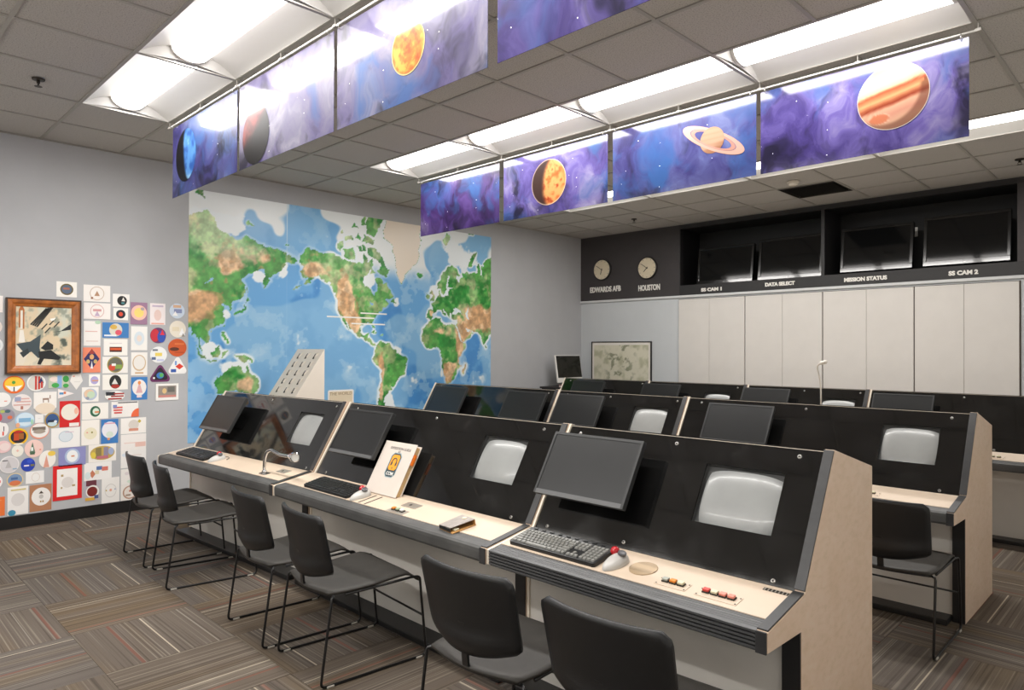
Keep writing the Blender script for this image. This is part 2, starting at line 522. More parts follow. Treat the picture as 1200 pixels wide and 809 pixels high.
# ================================================================== WALL B THINGS
m_white = M('white_letter', 'f2efe9', 0.5)
m_clockrim = M('clock_rim', '23211f', 0.4)
m_clockface = M('clock_face', 'dccfb4', 0.5, noise=0.03)
m_hand = M('clock_hand', '2a2420', 0.5)
def clock(cx, cz, label, hour, minute):
    t = thing('wall_clock', label, 'clock', (cx, -.012, cz), group='clocks on the charcoal panel')
    c = (cx, -.012, cz)
    MB().lathe([(.150, 0), (.165, .008), (.165, .03), (.155, .036), (.148, .03)], c, (0, -1, 0), 40).build('case', m_clockrim, t, smooth=False)
    MB().lathe([(.149, .02), (.149, .0315), (.001, .0315)], c, (0, -1, 0), 40).build('face', m_clockface, t)
    for h in range(12):
        a = math.radians(90 - 30 * h)
        p = (cx + .125 * math.cos(a), cz + .125 * math.sin(a))
        q = (cx + .140 * math.cos(a), cz + .140 * math.sin(a))
        MB().tube([(p[0], -.0445, p[1]), (q[0], -.0445, q[1])], .003, 4).build('hour_mark', m_hand, t)
    for nm, ang, ln, r in (('hour_hand', hour, .075, .0045), ('minute_hand', minute, .115, .0035)):
        a = math.radians(90 - ang)
        MB().tube([(cx - .02 * math.cos(a), -.047, cz - .02 * math.sin(a)), (cx + ln * math.cos(a), -.047, cz + ln * math.sin(a))], r, 6).build(nm, m_hand, t)
    MB().lathe([(.009, .032), (.009, .038), (.001, .039)], c, (0, -1, 0), 12).build('hub', m_hand, t)
clock(.436, 2.735, 'round cream-faced clock above the EDWARDS AFB lettering', 195, 302)
clock(1.258, 2.695, 'round cream-faced clock above the HOUSTON lettering', 225, 304)
def letters(txt, x0, x1, z, label, y, hgt=.07):
    t = thing('sign_lettering', label, 'lettering', ((x0 + x1) / 2, y, z))
    o = text_mesh(txt, hgt * 1.35, .004, m_white, 'letters', t, WALLB((x0 + x1) / 2, z, y - .004), bold=.0035)
    xs = [v.co.x for v in o.data.vertices]
    s = (x1 - x0) / (max(xs) - min(xs))
    o.data.transform(Matrix.Scale(s, 4, (1, 0, 0)))
letters('EDWARDS AFB', .19, .775, 2.428, 'white EDWARDS AFB lettering under the left clock', -.012, .085)
letters('HOUSTON', 1.095, 1.465, 2.405, 'white HOUSTON lettering under the right clock', -.012, .085)
letters('SS CAM 1', 2.13, 2.435, 2.322, 'white SS CAM 1 caption under the first wall screen', -.016, .045)
letters('DATA SELECT', 3.03, 3.41, 2.335, 'white DATA SELECT caption under the second wall screen', -.016, .045)
letters('MISSION STATUS', 3.995, 4.46, 2.328, 'white MISSION STATUS caption under the third wall screen', -.016, .045)
letters('SS CAM 2', 5.065, 5.335, 2.325, 'white SS CAM 2 caption under the fourth wall screen', -.016, .045)
# televisions in the recess
m_tvbody = M('gloss_black_plastic', '101011', 0.18, coat=0.3)
m_tvscreen = M('dark_lcd_screen', '0e0f10', 0.07, spec=0.4)
m_steel = M('dull_steel', '8b8a88', 0.35, metal=0.9)
def television(x0, x1, z0, z1, y, label, tilt=0.0):
    cx = (x0 + x1) / 2
    t = thing('wall_television', label, 'television', (cx, y, z0), group='televisions in the wall recess')
    t.rotation_euler = (tilt, 0, 0)
    w, h = x1 - x0, z1 - z0
    b = .032
    MB().box(-w / 2, w / 2, .012, .06, 0, h).build('housing', m_tvbody, t, bevel=.006, world=False)
    for nm, q in (('bezel', (-w / 2, w / 2, h - b, h)), ('bezel', (-w / 2, w / 2, 0, b + .02)), ('bezel', (-w / 2, -w / 2 + b, b + .02, h - b)), ('bezel', (w / 2 - b, w / 2, b + .02, h - b))):
        MB().box(q[0], q[1], -.008, .014, q[2], q[3]).build(nm, m_tvbody, t, bevel=.003, world=False)
    MB().box(-w / 2 + b, w / 2 - b, .002, .013, b + .02, h - b).build('screen', m_tvscreen, t, world=False)
    MB().box(-.12, .12, .06, .25, h * .35, h * .65).build('mount', m_recess, t, world=False)
    MB().box(-.012, .012, -.0095, -.007, .018, .024).build('power_light', m_steel, t, world=False)
television(1.985, 2.80, 2.408, 2.925, .10, 'black flat television leftmost of the four in the recess', -.135)
television(2.875, 3.69, 2.408, 2.955, .10, 'black flat television second from the left in the recess', -.135)
television(3.915, 4.69, 2.43, 2.965, .08, 'black flat television second from the right in the recess', -.135)
television(4.80, 5.60, 2.43, 2.985, .06, 'black flat television rightmost of the four in the recess', -.135)
o = thing('wall_outlet', 'white outlet plate with a plug between the right-hand televisions', 'outlet', (4.60, .515, 2.90))
MB().prism(rrect(.07, .11, .008), 0, -.006, 'y', fn=lambda x, y, z: (4.60 + x, .52 + y, 2.895 + z)).build('cover_plate', M('outlet_white', 'e8e6e0', 0.4), o)
MB().box(4.585, 4.615, .49, .514, 2.875, 2.905).build('plug', m_white, o, bevel=.004)
MB().tube([(4.585, .50, 2.895), (4.56, .49, 2.93), (4.52, .48, 2.935), (4.48, .46, 2.91)], .005, 6).build('cable', m_white, o)

# framed moon chart leaning on the wall
def chart_cols(u, v):
    n = fbm(u * 1.6, v, 5, 3); n2 = fbm(u * 1.6, v, 9, 5)
    c = lerp(np.broadcast_to(hexc('dcd8c4'), u.shape + (3,)), hexc('b9b89c'), smooth(.42, .75, n))
    blot = smooth(.56, .66, n2) * smooth(.15, .35, u) * (1 - smooth(.6, .85, u))
    return lerp(c, hexc('84876e'), blot * .85)
pf = thing('framed_chart', 'thin black framed pale chart standing under the clocks', 'picture', (.78, -.03, 1.0))
a, b, z0, z1 = .245, 1.312, .90, 1.612
MB().box(a, b, -.022, -.004, z0, z1).build('backing', M('cream_mat', 'ece7df', 0.6), pf)
for q in ((a - .014, a, z0 - .014, z1 + .014), (b, b + .014, z0 - .014, z1 + .014), (a, b, z1, z1 + .014), (a, b, z0 - .014, z0)):
    MB().box(q[0], q[1], -.034, -.002, q[2], q[3]).build('frame_bar', m_clockrim, pf, bevel=.002)
paint_grid('print', (a + .035, -.0228, z0 + .03), (b - a - .07, 0, 0), (0, 0, z1 - z0 - .07), 90, 60, chart_cols, paint_mat('chart_print', .4), pf)

# all-in-one computer on a dark cart in the corner
cart = thing('equipment_cart', 'dark cabinet in the corner beneath the white computer', 'cabinet', (.35, -.62, 0))
m_dark = M('dark_laminate', '2a2727', 0.5)
MB().box(.08, .62, -1.02, -.25, .03, .93).build('body', m_dark, cart, bevel=.004)
MB().box(.06, .64, -1.04, -.23, .93, .955).build('top', m_dark, cart, bevel=.004)
for y0, y1 in ((-1.01, -.64), (-.63, -.26)):
    d = MB().box(.62, .632, y0, y1, .06, .90).build('door', m_dark, cart, bevel=.003)
    MB().box(.632, .645, (y1 if y0 < -.8 else y0) - .03, (y1 if y0 < -.8 else y0) + .005, .55, .65).build('handle', m_steel, d)
MB().box(.08, .10, -1.0, -.27, 0, .03).build('plinth', m_black, cart)
MB().box(.58, .60, -1.0, -.27, 0, .03).build('plinth', m_black, cart)
im = thing('desktop_computer', 'white all-in-one computer with a blank black screen in the corner', 'computer', (.30, -.64, .955))
m_imac = M('white_plastic_gloss', 'e9e7e2', 0.25)
tilt = lambda x, y, z: (.32 + x * .97 - (z) * .16, -.635 + y, .955 + z)
MB().box(-.02, .012, -.285, .285, .055, .46, fn=tilt).build('case', m_imac, im, bevel=.008)
MB().box(.012, .016, -.272, .272, .13, .452, fn=tilt).build('screen', m_tvscreen, im)
MB().box(-.09, .10, -.10, .10, 0, .008, fn=lambda x, y, z: (.32 + x, -.635 + y, .955 + z)).build('foot', m_imac, im, bevel=.003)
MB().box(-.05, -.03, -.08, .08, .0, .22, fn=tilt).build('stand', m_imac, im)
MB().lathe([(.012, 0), (.012, .001), (.004, .0012)], tilt(.013, 0, .092), (1, 0, -.16), 14).build('emblem', M('emblem_grey', '8e8e8c', 0.4), im)
rf = thing('red_folder', 'dark red folder lying on the corner cabinet', 'folder', (.45, -.98, .955))
MB().box(.42, .62, -1.03, -.84, .957, .962).build('cover', M('dark_red_card', '8a2a22', 0.6), rf)
MB().box(.425, .615, -1.025, -.845, .962, .985).build('papers', m_white, rf)
MB().box(.42, .62, -1.03, -.84, .985, .99).build('cover', M('dark_red_card', '8a2a22', 0.6), rf)

# ================================================================== CEILING THINGS
m_vent = M('dark_vent', '35312c', 0.6, noise=0.2, nscale=12)
vt = thing('ceiling_vent', 'dark square ceiling air grille near the wall televisions', 'vent', (GX(4) + T / 2, GY(10) + T / 2, H))
for q in ((0, T, 0, .03), (0, T, T - .03, T), (0, .03, .03, T - .03), (T - .03, T, .03, T - .03)):
    MB().box(GX(4) + q[0] + .012, GX(4) + q[1] - .012, GY(10) + q[2] + .012, GY(10) + q[3] - .012 if q[3] > .1 else GY(10) + q[3] + .012, H - .004, H + .012).build('grille_frame', m_vent, vt)
for k in range(14):
    y = GY(10) + .055 + k * (T - .11) / 13
    MB().box(-.26, .26, -.014, .014, -.0015, .0015, fn=lambda x, yy, z, y=y: (GX(4) + T / 2 + x, y + yy * .8, H + .006 + yy * .6 + z)).build('louvre', m_vent, vt)
MB().box(GX(4) + .02, GX(5) - .02, GY(10) + .02, GY(11) - .02, H + .03, H + .035).build('plenum_plate', m_recess, vt)
m_brass = M('dark_bronze', '3b352e', 0.4, metal=0.7)
m_smoke = M('off_white_plastic', 'dcd4c6', 0.5)
def sprinkler(x, y, label):
    t = thing('fire_sprinkler', label, 'sprinkler', (x, y, H), group='ceiling sprinklers')
    MB().lathe([(.038, 0.003), (.036, -.006), (.012, -.008)], (x, y, H), (0, 0, 1), 18).build('escutcheon', m_brass, t)
    MB().lathe([(.010, -.006), (.010, -.028)], (x, y, H), (0, 0, 1), 10).build('nozzle', m_brass, t)
    MB().lathe([(.022, -.046), (.024, -.048), (.004, -.049)], (x, y, H), (0, 0, 1), 14).build('deflector', m_brass, t)
    for s in (-1, 1):
        MB().tube([(x + s * .009, y, H - .024), (x + s * .015, y, H - .036), (x + s * .006, y, H - .047)], .0025, 6).build('arm', m_brass, t)
sprinkler(1.543, -7.56, 'small bronze sprinkler above the framed picture side')
sprinkler(1.566, -.811, 'small bronze sprinkler near the clock panel')
sprinkler(5.802, -.781, 'small bronze sprinkler at the far right of the ceiling')
sd = thing('smoke_detector', 'round off-white smoke detector beside the dark ceiling grille', 'smoke detector', (3.96, -1.39, H))
MB().lathe([(.062, .003), (.062, -.012), (.05, -.02)], (3.96, -1.39, H), (0, 0, 1), 24).build('base', m_smoke, sd)
MB().lathe([(.045, -.018), (.044, -.034), (.03, -.042), (.002, -.043)], (3.96, -1.39, H), (0, 0, 1), 24).build('cap', m_smoke, sd)

# ================================================================== BANNERS
def banner_material(name, stops, seed, scale=2.2):
    k = NT(name)
    tc = k.n('ShaderNodeTexCoord').outputs['Object']
    mp = k.n('ShaderNodeMapping'); k.l(tc, mp.inputs[0]); mp.inputs['Scale'].default_value = (1.25, 1, 1.0); mp.inputs['Location'].default_value = (seed * 3.1, 0, seed * 1.7)
    mp.inputs['Rotation'].default_value = (0, .5, 0)
    warp = k.n('ShaderNodeTexNoise'); warp.inputs['Scale'].default_value = 3.0; k.l(mp.outputs[0], warp.inputs['Vector'])
    add = k.n('ShaderNodeVectorMath', operation='MULTIPLY_ADD'); k.l(warp.outputs['Color'], add.inputs[0]); add.inputs[1].default_value = (.5, 0, .5); k.l(mp.outputs[0], add.inputs[2])
    f = k.noise(add.outputs[0], scale, 6, 0.6)
    c = k.ramp(f, stops)
    g = k.noise(add.outputs[0], scale * .8, 4, 0.6, dim='4D', w=seed + 5.0)
    c = k.mix(k.ramp(g, [(0.50, (0, 0, 0, 1)), (0.64, (.9, .9, .9, 1))]), c, rgb('2f5288'))
    g2 = k.noise(add.outputs[0], scale * 1.1, 4, 0.6, dim='4D', w=seed + 11.0)
    c = k.mix(k.ramp(g2, [(0.51, (0, 0, 0, 1)), (0.64, (.85, .85, .85, 1))]), c, rgb('0c0a16'))
    vo = k.n('ShaderNodeTexVoronoi'); vo.inputs['Scale'].default_value = 26.0; k.l(tc, vo.inputs['Vector'])
    sp = k.n('ShaderNodeSeparateColor'); k.l(vo.outputs['Color'], sp.inputs[0])
    star = k.math('MULTIPLY', k.math('LESS_THAN', vo.outputs['Distance'], 0.075), k.math('GREATER_THAN', sp.outputs[0], 0.72))
    g = k.n('ShaderNodeVectorMath', operation='SCALE'); k.l(c, g.inputs[0]); g.inputs['Scale'].default_value = 0.75
    c = k.mix(star, g.outputs[0], (1, 1, 1, 1))
    k.l(c, k.b.inputs['Base Color'])
    k.b.inputs['Specular IOR Level'].default_value = 0.08
    k.b.inputs['Roughness'].default_value = 0.4
    k.b.inputs['Coat Weight'].default_value = 0.55
    k.b.inputs['Coat Roughness'].default_value = 0.10
    return k.m
PURPLE = [(0.25, rgb('1a1430')), (0.42, rgb('3a2f68')), (0.55, rgb('5a4f8a')), (0.72, rgb('8c86a4'))]
VIOLET = [(0.28, rgb('120d1e')), (0.45, rgb('32204e')), (0.6, rgb('4c3870')), (0.8, rgb('8a7e9a'))]
PALE = [(0.25, rgb('2a2440')), (0.42, rgb('544c74')), (0.58, rgb('6e6a80')), (0.75, rgb('96929e'))]
BLUE = [(0.25, rgb('1a1934')), (0.42, rgb('373468')), (0.56, rgb('4c5080')), (0.75, rgb('7480a0'))]
m_print = paint_mat('planet_print', .4, .5, gain=.55, spec=.08)
m_edge = M('banner_edge', 'd8d4dc', 0.5)
m_rod = M('white_rod', 'e6e4df', 0.4)
m_ring = M('chrome_ring', 'cfcfcf', 0.2, metal=1.0)
def noise_planet(c1, c2, c3, seed, shade=None, terminator=None):
    def fn(x, y):
        n = fbm(x * .5 + .5, y * .5 + .5, 4, seed, 5)
        c = lerp(np.broadcast_to(hexc(c1), x.shape + (3,)), hexc(c2), smooth(.35, .55, n))
        c = lerp(c, hexc(c3), smooth(.58, .75, n))
        rr = x * x + y * y
        if terminator is not None:
            tx, ty, off, wid, dark = terminator
            bulge = x * tx + y * ty + off * np.sqrt(np.clip(1 - (x * ty - y * tx) ** 2, 0, 1))
            c = lerp(c, hexc(dark), 1 - smooth(0, wid, bulge))
        if shade: c = lerp(c, hexc(shade), smooth(.88, 1.0, rr) * .8)
        return c
    return fn
def jupiter(x, y):
    w = fbm(x * .5 + .5, y * .5 + .5, 6, 21, 4) - .5
    yy = y - .22 * x + w * .07
    band = np.array([-1.2, -.75, -.52, -.30, -.18, 0.02, .22, .32, .5, .75, 1.2])
    cols = [hexc(s) for s in ('c49a80', 'e0b090', 'd89880', 'e8b494', '9c3c24', 'f0b47c', 'c8603c', 'f4d8b0', 'fae8cc', 'f6dcc0', 'e4b898')]
    out = np.zeros(x.shape + (3,))
    for i in range(3): out[..., i] = np.interp(yy, band, [c[i] for c in cols])
    spot = ((x + .38) / .3) ** 2 + ((y + .62) / .16) ** 2
    out = lerp(out, hexc('d8805c'), 1 - smooth(.6, 1.0, spot)); out = lerp(out, hexc('f0c0a0'), (smooth(.85, 1, spot) * (1 - smooth(1, 1.25, spot))))
    dark = smooth(.75, 1.0, (x + .2) ** 2 + (y - .15) ** 2 - .05) * .5
    out = lerp(out, hexc('5c2c20'), dark * (x * .6 - y > .2))
    return lerp(out * .86, hexc('d8d0ca'), smooth(.965, .985, x * x + y * y))
def sun(x, y):
    n = fbm(x * .5 + .5, y * .5 + .5, 6, 9, 5)
    c = lerp(np.broadcast_to(hexc('c8701c'), x.shape + (3,)), hexc('e0a83c'), smooth(.42, .62, n))
    c = lerp(c, hexc('b04c10'), 1 - smooth(.3, .42, n))
    return lerp(c, hexc('e8cf90'), smooth(.86, .97, x * x + y * y))
BZ0, BZ1 = 2.655, 3.195
def banner(x0, x1, y, mat, label, grp):
    t = thing('planet_banner', label, 'banner', ((x0 + x1) / 2, y, BZ0), group=grp)
    rr = random.Random(int(x0 * 100))
    ph = rr.random() * 6
    def fn(s):
        return lambda u, v: (x0 + (x1 - x0) * u, y + s * .0012 + .0018 * math.sin(u * 5 + ph) * (1 - v) * v * 2, BZ0 + (BZ1 - BZ0) * v)
    mb = MB().grid(fn(-1), 14, 6).grid(fn(1), 14, 6)
    n = 15 * 7
    rim = [i for i in range(15)] + [15 * j + 14 for j in range(1, 7)] + [90 + i for i in range(13, -1, -1)] + [15 * j for j in range(5, 0, -1)]
    for a, b in zip(rim, rim[1:] + rim[:1]): mb.f.append((a, b, b + n, a + n))
    mb.build('sheet', mat, t, smooth=False)
    for x in (x0 + .035, x1 - .035):
        ring = [(x, y + .02 * math.cos(q), BZ1 + .006 + .021 * math.sin(q)) for q in [2 * math.pi * i / 16 for i in range(17)]]
        MB().tube(ring, .0022, 6, cap=False).build('ring', m_ring, t, smooth=True)
    return t
def disc(t, x, z, r, fn, y, nm='planet'):
    return paint_disc(nm, (x, y - .0034, z), (r, 0, 0), (0, 0, r), fn, m_print, t)
Y1, Y2 = -6.64, -4.20
g1, g2 = 'banners hanging beside the front lights', 'banners hanging beside the middle lights'
B = banner(1.325, 2.48, Y1, banner_material('nebula_a', BLUE, 1), 'purple space banner with a half-lit blue planet', g1)
disc(B, 1.595, 2.94, .195, noise_planet('2a559c', '4f86c4', '86b4d8', 4, terminator=(1, .15, .32, .25, '0a0c14')), Y1)
B = banner(2.515, 3.68, Y1, banner_material('nebula_b', PALE, 2), 'pale violet space banner with a dark reddish planet', g1)
disc(B, 2.755, 2.84, .185, noise_planet('5c1c20', '8c3430', '301a20', 8, terminator=(-.5, .85, .05, .5, '0c0a0c')), Y1)
B = banner(3.715, 4.88, Y1, banner_material('nebula_c', PALE, 3), 'pale violet space banner with a glowing yellow sun', g1)
disc(B, 4.338, 2.905, .128, sun, Y1, 'sun_disc')
B = banner(4.94, 6.10, Y1, banner_material('nebula_d', PURPLE, 4), 'purple space banner with no planet, cut off by the photo top', g1)
B = banner(1.285, 2.445, Y2, banner_material('nebula_e', VIOLET, 5), 'dark violet space banner with stars only', g2)
B = banner(2.50, 3.665, Y2, banner_material('nebula_f', PURPLE, 6), 'lilac space banner with an orange cratered planet', g2)
disc(B, 3.045, 2.92, .195, noise_planet('d0602c', 'e09a5c', '9c3818', 12, shade='f0d8c8', terminator=(.97, -.1, .45, .3, '38241f')), Y2)
B = banner(3.715, 4.885, Y2, banner_material('nebula_g', BLUE, 7), 'blue and violet space banner with a ringed planet', g2)
def ringed(B):
    cx, cz = 4.57, 2.955
    ang = math.radians(-28); ca, sa = math.cos(ang), math.sin(ang)
    def ringmesh(r0, r1, a0, a1, yy, nm, col):
        mb = MB(); n = 40; vs = []; fs = []
        for i in range(n + 1):
            a = a0 + (a1 - a0) * i / n
            for r in (r0, r1):
                x, z = r * math.cos(a), r * math.sin(a) * .26
                vs.append((cx + x * ca - z * sa, yy, cz + x * sa + z * ca))
        for i in range(n): fs.append((2 * i, 2 * i + 1, 2 * i + 3, 2 * i + 2))
        mb.add(vs, fs).build(nm, M('saturn_ring_' + col, col, .35), B)
    for (r0, r1, col) in ((.155, .19, '8a6258'), (.195, .262, '987468')):
        ringmesh(r0, r1, 0, math.pi, Y2 - .0030, 'planet_ring', col)
    disc(B, cx - .005, cz, .092, lambda x, y: lerp(np.broadcast_to(hexc('b8957c'), x.shape + (3,)), hexc('96684e'), smooth(-.2, -.9, y - .3 * x) + .15 * np.sin(y * 16)), Y2)
    for (r0, r1, col) in ((.155, .19, '8a6258'), (.195, .262, '987468')):
        ringmesh(r0, r1, math.pi, 2 * math.pi, Y2 - .0038, 'planet_ring', col)
ringed(B)
B = banner(4.915, 6.085, Y2, banner_material('nebula_h', PURPLE, 8), 'purple space banner with a large banded orange planet', g2)
disc(B, 5.708, 2.968, .192, jupiter, Y2)
def rail(y, x0, label):
    t = thing('banner_rail', label, 'rail', (x0, y, H - .035))
    for k in range(8):
        a = x0 + k * T
        MB().tube([(a + .012, y, 3.2185), (a + T - .012, y, 3.2185)], .0055, 8).build('rod', m_rod, t, smooth=True)
    for k in range(9):
        a = x0 + k * T
        MB().box(a - .014, a + .014, y - .008, y + .008, 3.211, 3.226).build('joint_clip', m_tee, t)
        MB().box(a - .002, a + .002, y - .002, y + .002, 3.226, H - .0015).build('hanger', m_tee, t)
rail(Y1, 1.25, 'white hanging rail above the front row of banners')
rail(Y2, 1.25, 'white hanging rail above the second row of banners')

# ================================================================== WORLD MAP
LAND = {
 'eurasia': [(-9,37),(-9,43),(-2,43.5),(-1,46),(-4.5,48.5),(2,51),(8,54),(8.5,57),(10.5,57.5),(10,54.5),(14,54),(20,54.5),(21,57),(24,59),(29.5,60),(22,60),(21.5,63),(25,65.5),(22,65.8),(17.5,61.5),(18.5,60),(16.5,57),(14,55.5),(12.5,56),(11,59),(7,58),(5,60),(5,62),(10,64),(14,67.5),(20,70),(27,71),(31,70),(41,67),(40,66),(33,66.5),(35,64.5),(38,64),(40,65),(44,66),(44,68.5),(54,68.5),(60,69),(67,69),(67,72),(70,73),(73,71),(73,68),(75,68),(75,72),(80,73.5),(87,75),(98,76.5),(105,77.7),(113,76),(113,73.8),(120,73),(129,71.5),(131,71),(140,72.5),(150,71.5),(160,70),(170,70),(180,69),(190,66.2),(187,64.5),(180,65),(178,62.5),(170,60),(163,58),(163,56),(160,53),(157,51),(156,56),(160,60.5),(156,61.5),(150,59.5),(142,59),(136,54.5),(141,52.5),(140,48),(135,44),(131,43),(128,40),(129,36.5),(127.5,34.5),(126,35),(126.5,37.5),(125,39.5),(121.5,39),(121,40.8),(118,39),(122,37.2),(119.5,35),(122,31),(121,28),(117,23.5),(110,21),(108,21.5),(106,19),(109,13),(107,10),(105,9),(103,11.5),(100.5,13.5),(99.5,10),(103.5,2),(103.5,1.3),(101,3),(98.5,8),(98,14),(96.5,16.5),(94.5,16),(94,18.5),(91.5,22.5),(87,21),(82,16.5),(80,13.5),(79.5,10.5),(77.5,8),(76,11),(73.5,16),(72.8,21),(70,21.5),(67,25),(62,25),(57,26),(56,27),(51,28.5),(48.5,30),(50,27),(51,25),(54,24),(56.5,26),(59.5,22.5),(55,17.5),(52,15.5),(45,13),(43,13),(42.5,16),(39,21),(35,28),(34.5,31),(36,36.5),(31,36.5),(27,37),(26.5,40),(29,41),(35,42),(41.5,41.5),(38,44.5),(35,45),(33,46),(30.5,46),(28,43),(28.5,41.2),(23.5,40.5),(23,37),(21.5,37),(19.5,41),(15,44.5),(13,45.5),(12.5,44),(16,41.5),(18.3,40),(16.5,39),(15.7,38),(15,40),(12,42),(9,44.2),(4,43.4),(3,42),(0,40),(-0.5,38),(-2,36.8),(-5.5,36)],
 'africa': [(-6,35.8),(-10,31),(-13,27.5),(-17,21),(-17.3,14.7),(-13,9),(-8,4.4),(-2,4.8),(4,6.3),(9,4),(9.5,0),(9,-1),(13,-6),(12,-16),(14.5,-22),(17,-29.5),(18.4,-34),(22,-34),(27,-33.7),(32.5,-28),(35.5,-24),(35,-20),(40.5,-15.5),(39.5,-7),(42,-1.5),(48,5),(51,11.5),(44,11),(42.5,12.5),(39,16),(37,20),(34,27),(32.5,30),(32,31),(25,31.8),(20,31),(19,30.5),(15,32.3),(11,34),(11,37),(3,36.8),(-2,35.2)],
 'madagascar': [(49.5,-12.5),(50,-16),(47,-25),(44,-24),(44,-18)],
 'namerica': [(-168,66),(-166,68.5),(-157,71.2),(-141,69.7),(-128,70),(-115,68),(-108,68),(-95,68),(-94,71.5),(-88,68.5),(-82,69.5),(-82,67),(-87,65),(-93,62),(-94.5,59),(-92,57),(-85,55.3),(-82,53),(-79.5,51.5),(-79,54.5),(-76.5,57),(-78,62.3),(-73,62),(-69.5,59),(-65,60),(-62,57),(-56,52),(-60,50),(-66,50),(-64.5,48.5),(-61,46),(-66,44),(-70,43.5),(-70.5,41.5),(-74,40.5),(-76,36),(-81,31.5),(-80,26),(-81.5,25.5),(-83,29),(-89,30),(-95,29),(-97.5,25),(-97,21),(-94.5,18.2),(-91,18.5),(-90,21),(-87,21.3),(-88.5,16),(-83.5,15),(-83.5,11),(-79.5,9.3),(-77.5,8),(-80,7.5),(-85,9.8),(-88,13),(-94,16),(-101,17.3),(-105.5,20.5),(-109,25.5),(-112.5,30),(-114.5,31.5),(-110,24),(-110,23),(-112.5,26.5),(-115,29),(-117,32.5),(-120.5,34.5),(-124,40),(-124.5,47),(-127,50.5),(-131,55),(-137,58.5),(-145,60.3),(-151,59.5),(-154,57.5),(-162,55),(-160,57.5),(-157,58.8),(-162,59.5),(-165,61.5),(-161,64),(-167,65.3)],
 'samerica': [(-77,8.5),(-72,12),(-67,10.7),(-61.5,10.5),(-57,6),(-51,4),(-50,0),(-44,-2.5),(-38,-4),(-35,-7),(-37,-12),(-39,-17),(-41,-22),(-47,-24.5),(-48.5,-28),(-54,-34.5),(-58,-34.5),(-57,-37.5),(-62,-39),(-65,-42),(-67.5,-46),(-66,-48.5),(-69,-52),(-66,-55),(-71,-54.5),(-75,-50),(-73.5,-42),(-73,-37),(-71.5,-30),(-70.3,-19),(-76,-14),(-81,-6),(-80,-2.5),(-78.5,1.5),(-77.5,5)],
 'greenland': [(-44,60),(-49,62),(-53,66.5),(-54,70),(-58,75),(-68,76.5),(-70,78),(-62,81.5),(-35,83.5),(-18,81),(-20,75),(-24,70.5),(-33,68),(-40,65)],
 'iceland': [(-24,65.5),(-22,64),(-18,63.5),(-14,65),(-16,66.4),(-22,66)],
 'britain': [(-5,50),(1,51.2),(1.5,52.8),(-2,55.5),(-2,57.5),(-4,58.5),(-6,56.5),(-3,54),(-5,52)],
 'ireland': [(-10,52),(-6.5,52.2),(-6,54.5),(-8.5,55),(-10,54)],
 'baffin': [(-62,66),(-66,62.5),(-72,64),(-78,64.5),(-73,67.5),(-80,70),(-89,71),(-88,73.7),(-80,73.7),(-72,71.5),(-67,69)],
 'victoria': [(-115,69),(-105,69),(-105,73),(-118,72),(-117,70)],
 'banks': [(-125,72),(-120,71.5),(-118,74.5),(-124,74)],
 'ellesmere': [(-90,77),(-80,76.5),(-75,79),(-65,81.5),(-70,83),(-90,81.5)],
 'devon': [(-95,75),(-82,74.6),(-80,75.8),(-94,76.6)], 'melville': [(-116,75),(-106,75),(-108,76.5),(-115,76)], 'heiberg': [(-97,78.5),(-90,79),(-93,81),(-96,80)],
 'newfoundland': [(-59,47.6),(-53,47),(-55.5,51.5)], 'cuba': [(-85,22),(-75,20),(-80,23)], 'hispaniola': [(-74,18.3),(-68.5,18.5),(-70,20)],
 'japan': [(130,31.5),(135,34),(140,35.5),(141.5,39),(140.5,41),(140,39),(136.5,36.5),(131,34)], 'hokkaido': [(140.5,42),(145,43.5),(142,45.5)], 'sakhalin': [(142,46),(143.5,50),(142.5,54)],
 'borneo': [(109,1),(111,-3),(116,-4),(119,1),(117,7),(113,3.5)], 'sumatra': [(95.5,5.5),(104,-2),(106,-5.8),(102,-4)], 'java': [(105,-6.5),(114,-7.5),(114,-8.5),(106,-7.5)], 'sulawesi': [(119,-5),(120.5,-5),(121,-1),(125,1.5),(120,1)],
 'newguinea': [(131,-1),(138,-2),(146,-6),(150,-10),(144,-8),(138,-8),(133,-4)], 'philippines': [(120,18),(122,18),(124,13),(126,7),(122,8),(120.5,14)],
 'australia': [(114,-22),(122,-18),(126,-14),(130,-12),(136,-12),(135.5,-15),(140,-17.5),(142,-11),(145,-15),(149,-20.5),(153,-25),(153,-31),(150,-37.5),(144,-38.5),(140,-38),(138,-34),(135.5,-35),(131,-31.5),(124,-33.5),(118,-35),(115,-34),(115.5,-31),(113.5,-26)],
 'tasmania': [(145,-41),(148,-41),(147,-43.5)], 'nz_n': [(173,-35),(178,-38),(175,-41.5),(173,-39)], 'nz_s': [(172.5,-41),(173.5,-42.5),(168,-46.5),(167,-45)],
 'arc1': [(-104,76),(-98,75.5),(-100,77)], 'arc2': [(-110,78),(-100,78),(-105,79)], 'arc3': [(-100,72),(-96,72),(-97,74),(-101,73.5)], 'somerset': [(-96,72),(-90,72.5),(-92,74),(-95,74)], 'southampton': [(-86,63.5),(-80,64),(-84,66)], 'prince': [(-120,76),(-116,76.5),(-119,77.5)], 'wrangel': [(179,71),(182,71),(181,71.6)], 'franz': [(50,80.2),(62,80.5),(56,81.2)], 'taiwan': [(120.5,22.5),(121.5,24),(121.5,25.2),(120.3,24)], 'hainan': [(108.8,18.5),(110.8,19.5),(109.5,20)], 'aleut': [(-173,52),(-167,53.3),(-163,54.6),(-168,53.8)], 'svalbard': [(12,78),(20,80),(25,79),(17,77)], 'novaya': [(52,71),(57,71),(68,76.7),(60,76)], 'severnaya': [(95,80),(105,79),(98,81)], 'newsiberia': [(140,75.5),(150,75),(143,76.2)], 'srilanka': [(80,9.5),(82,7),(80.5,6)],
}
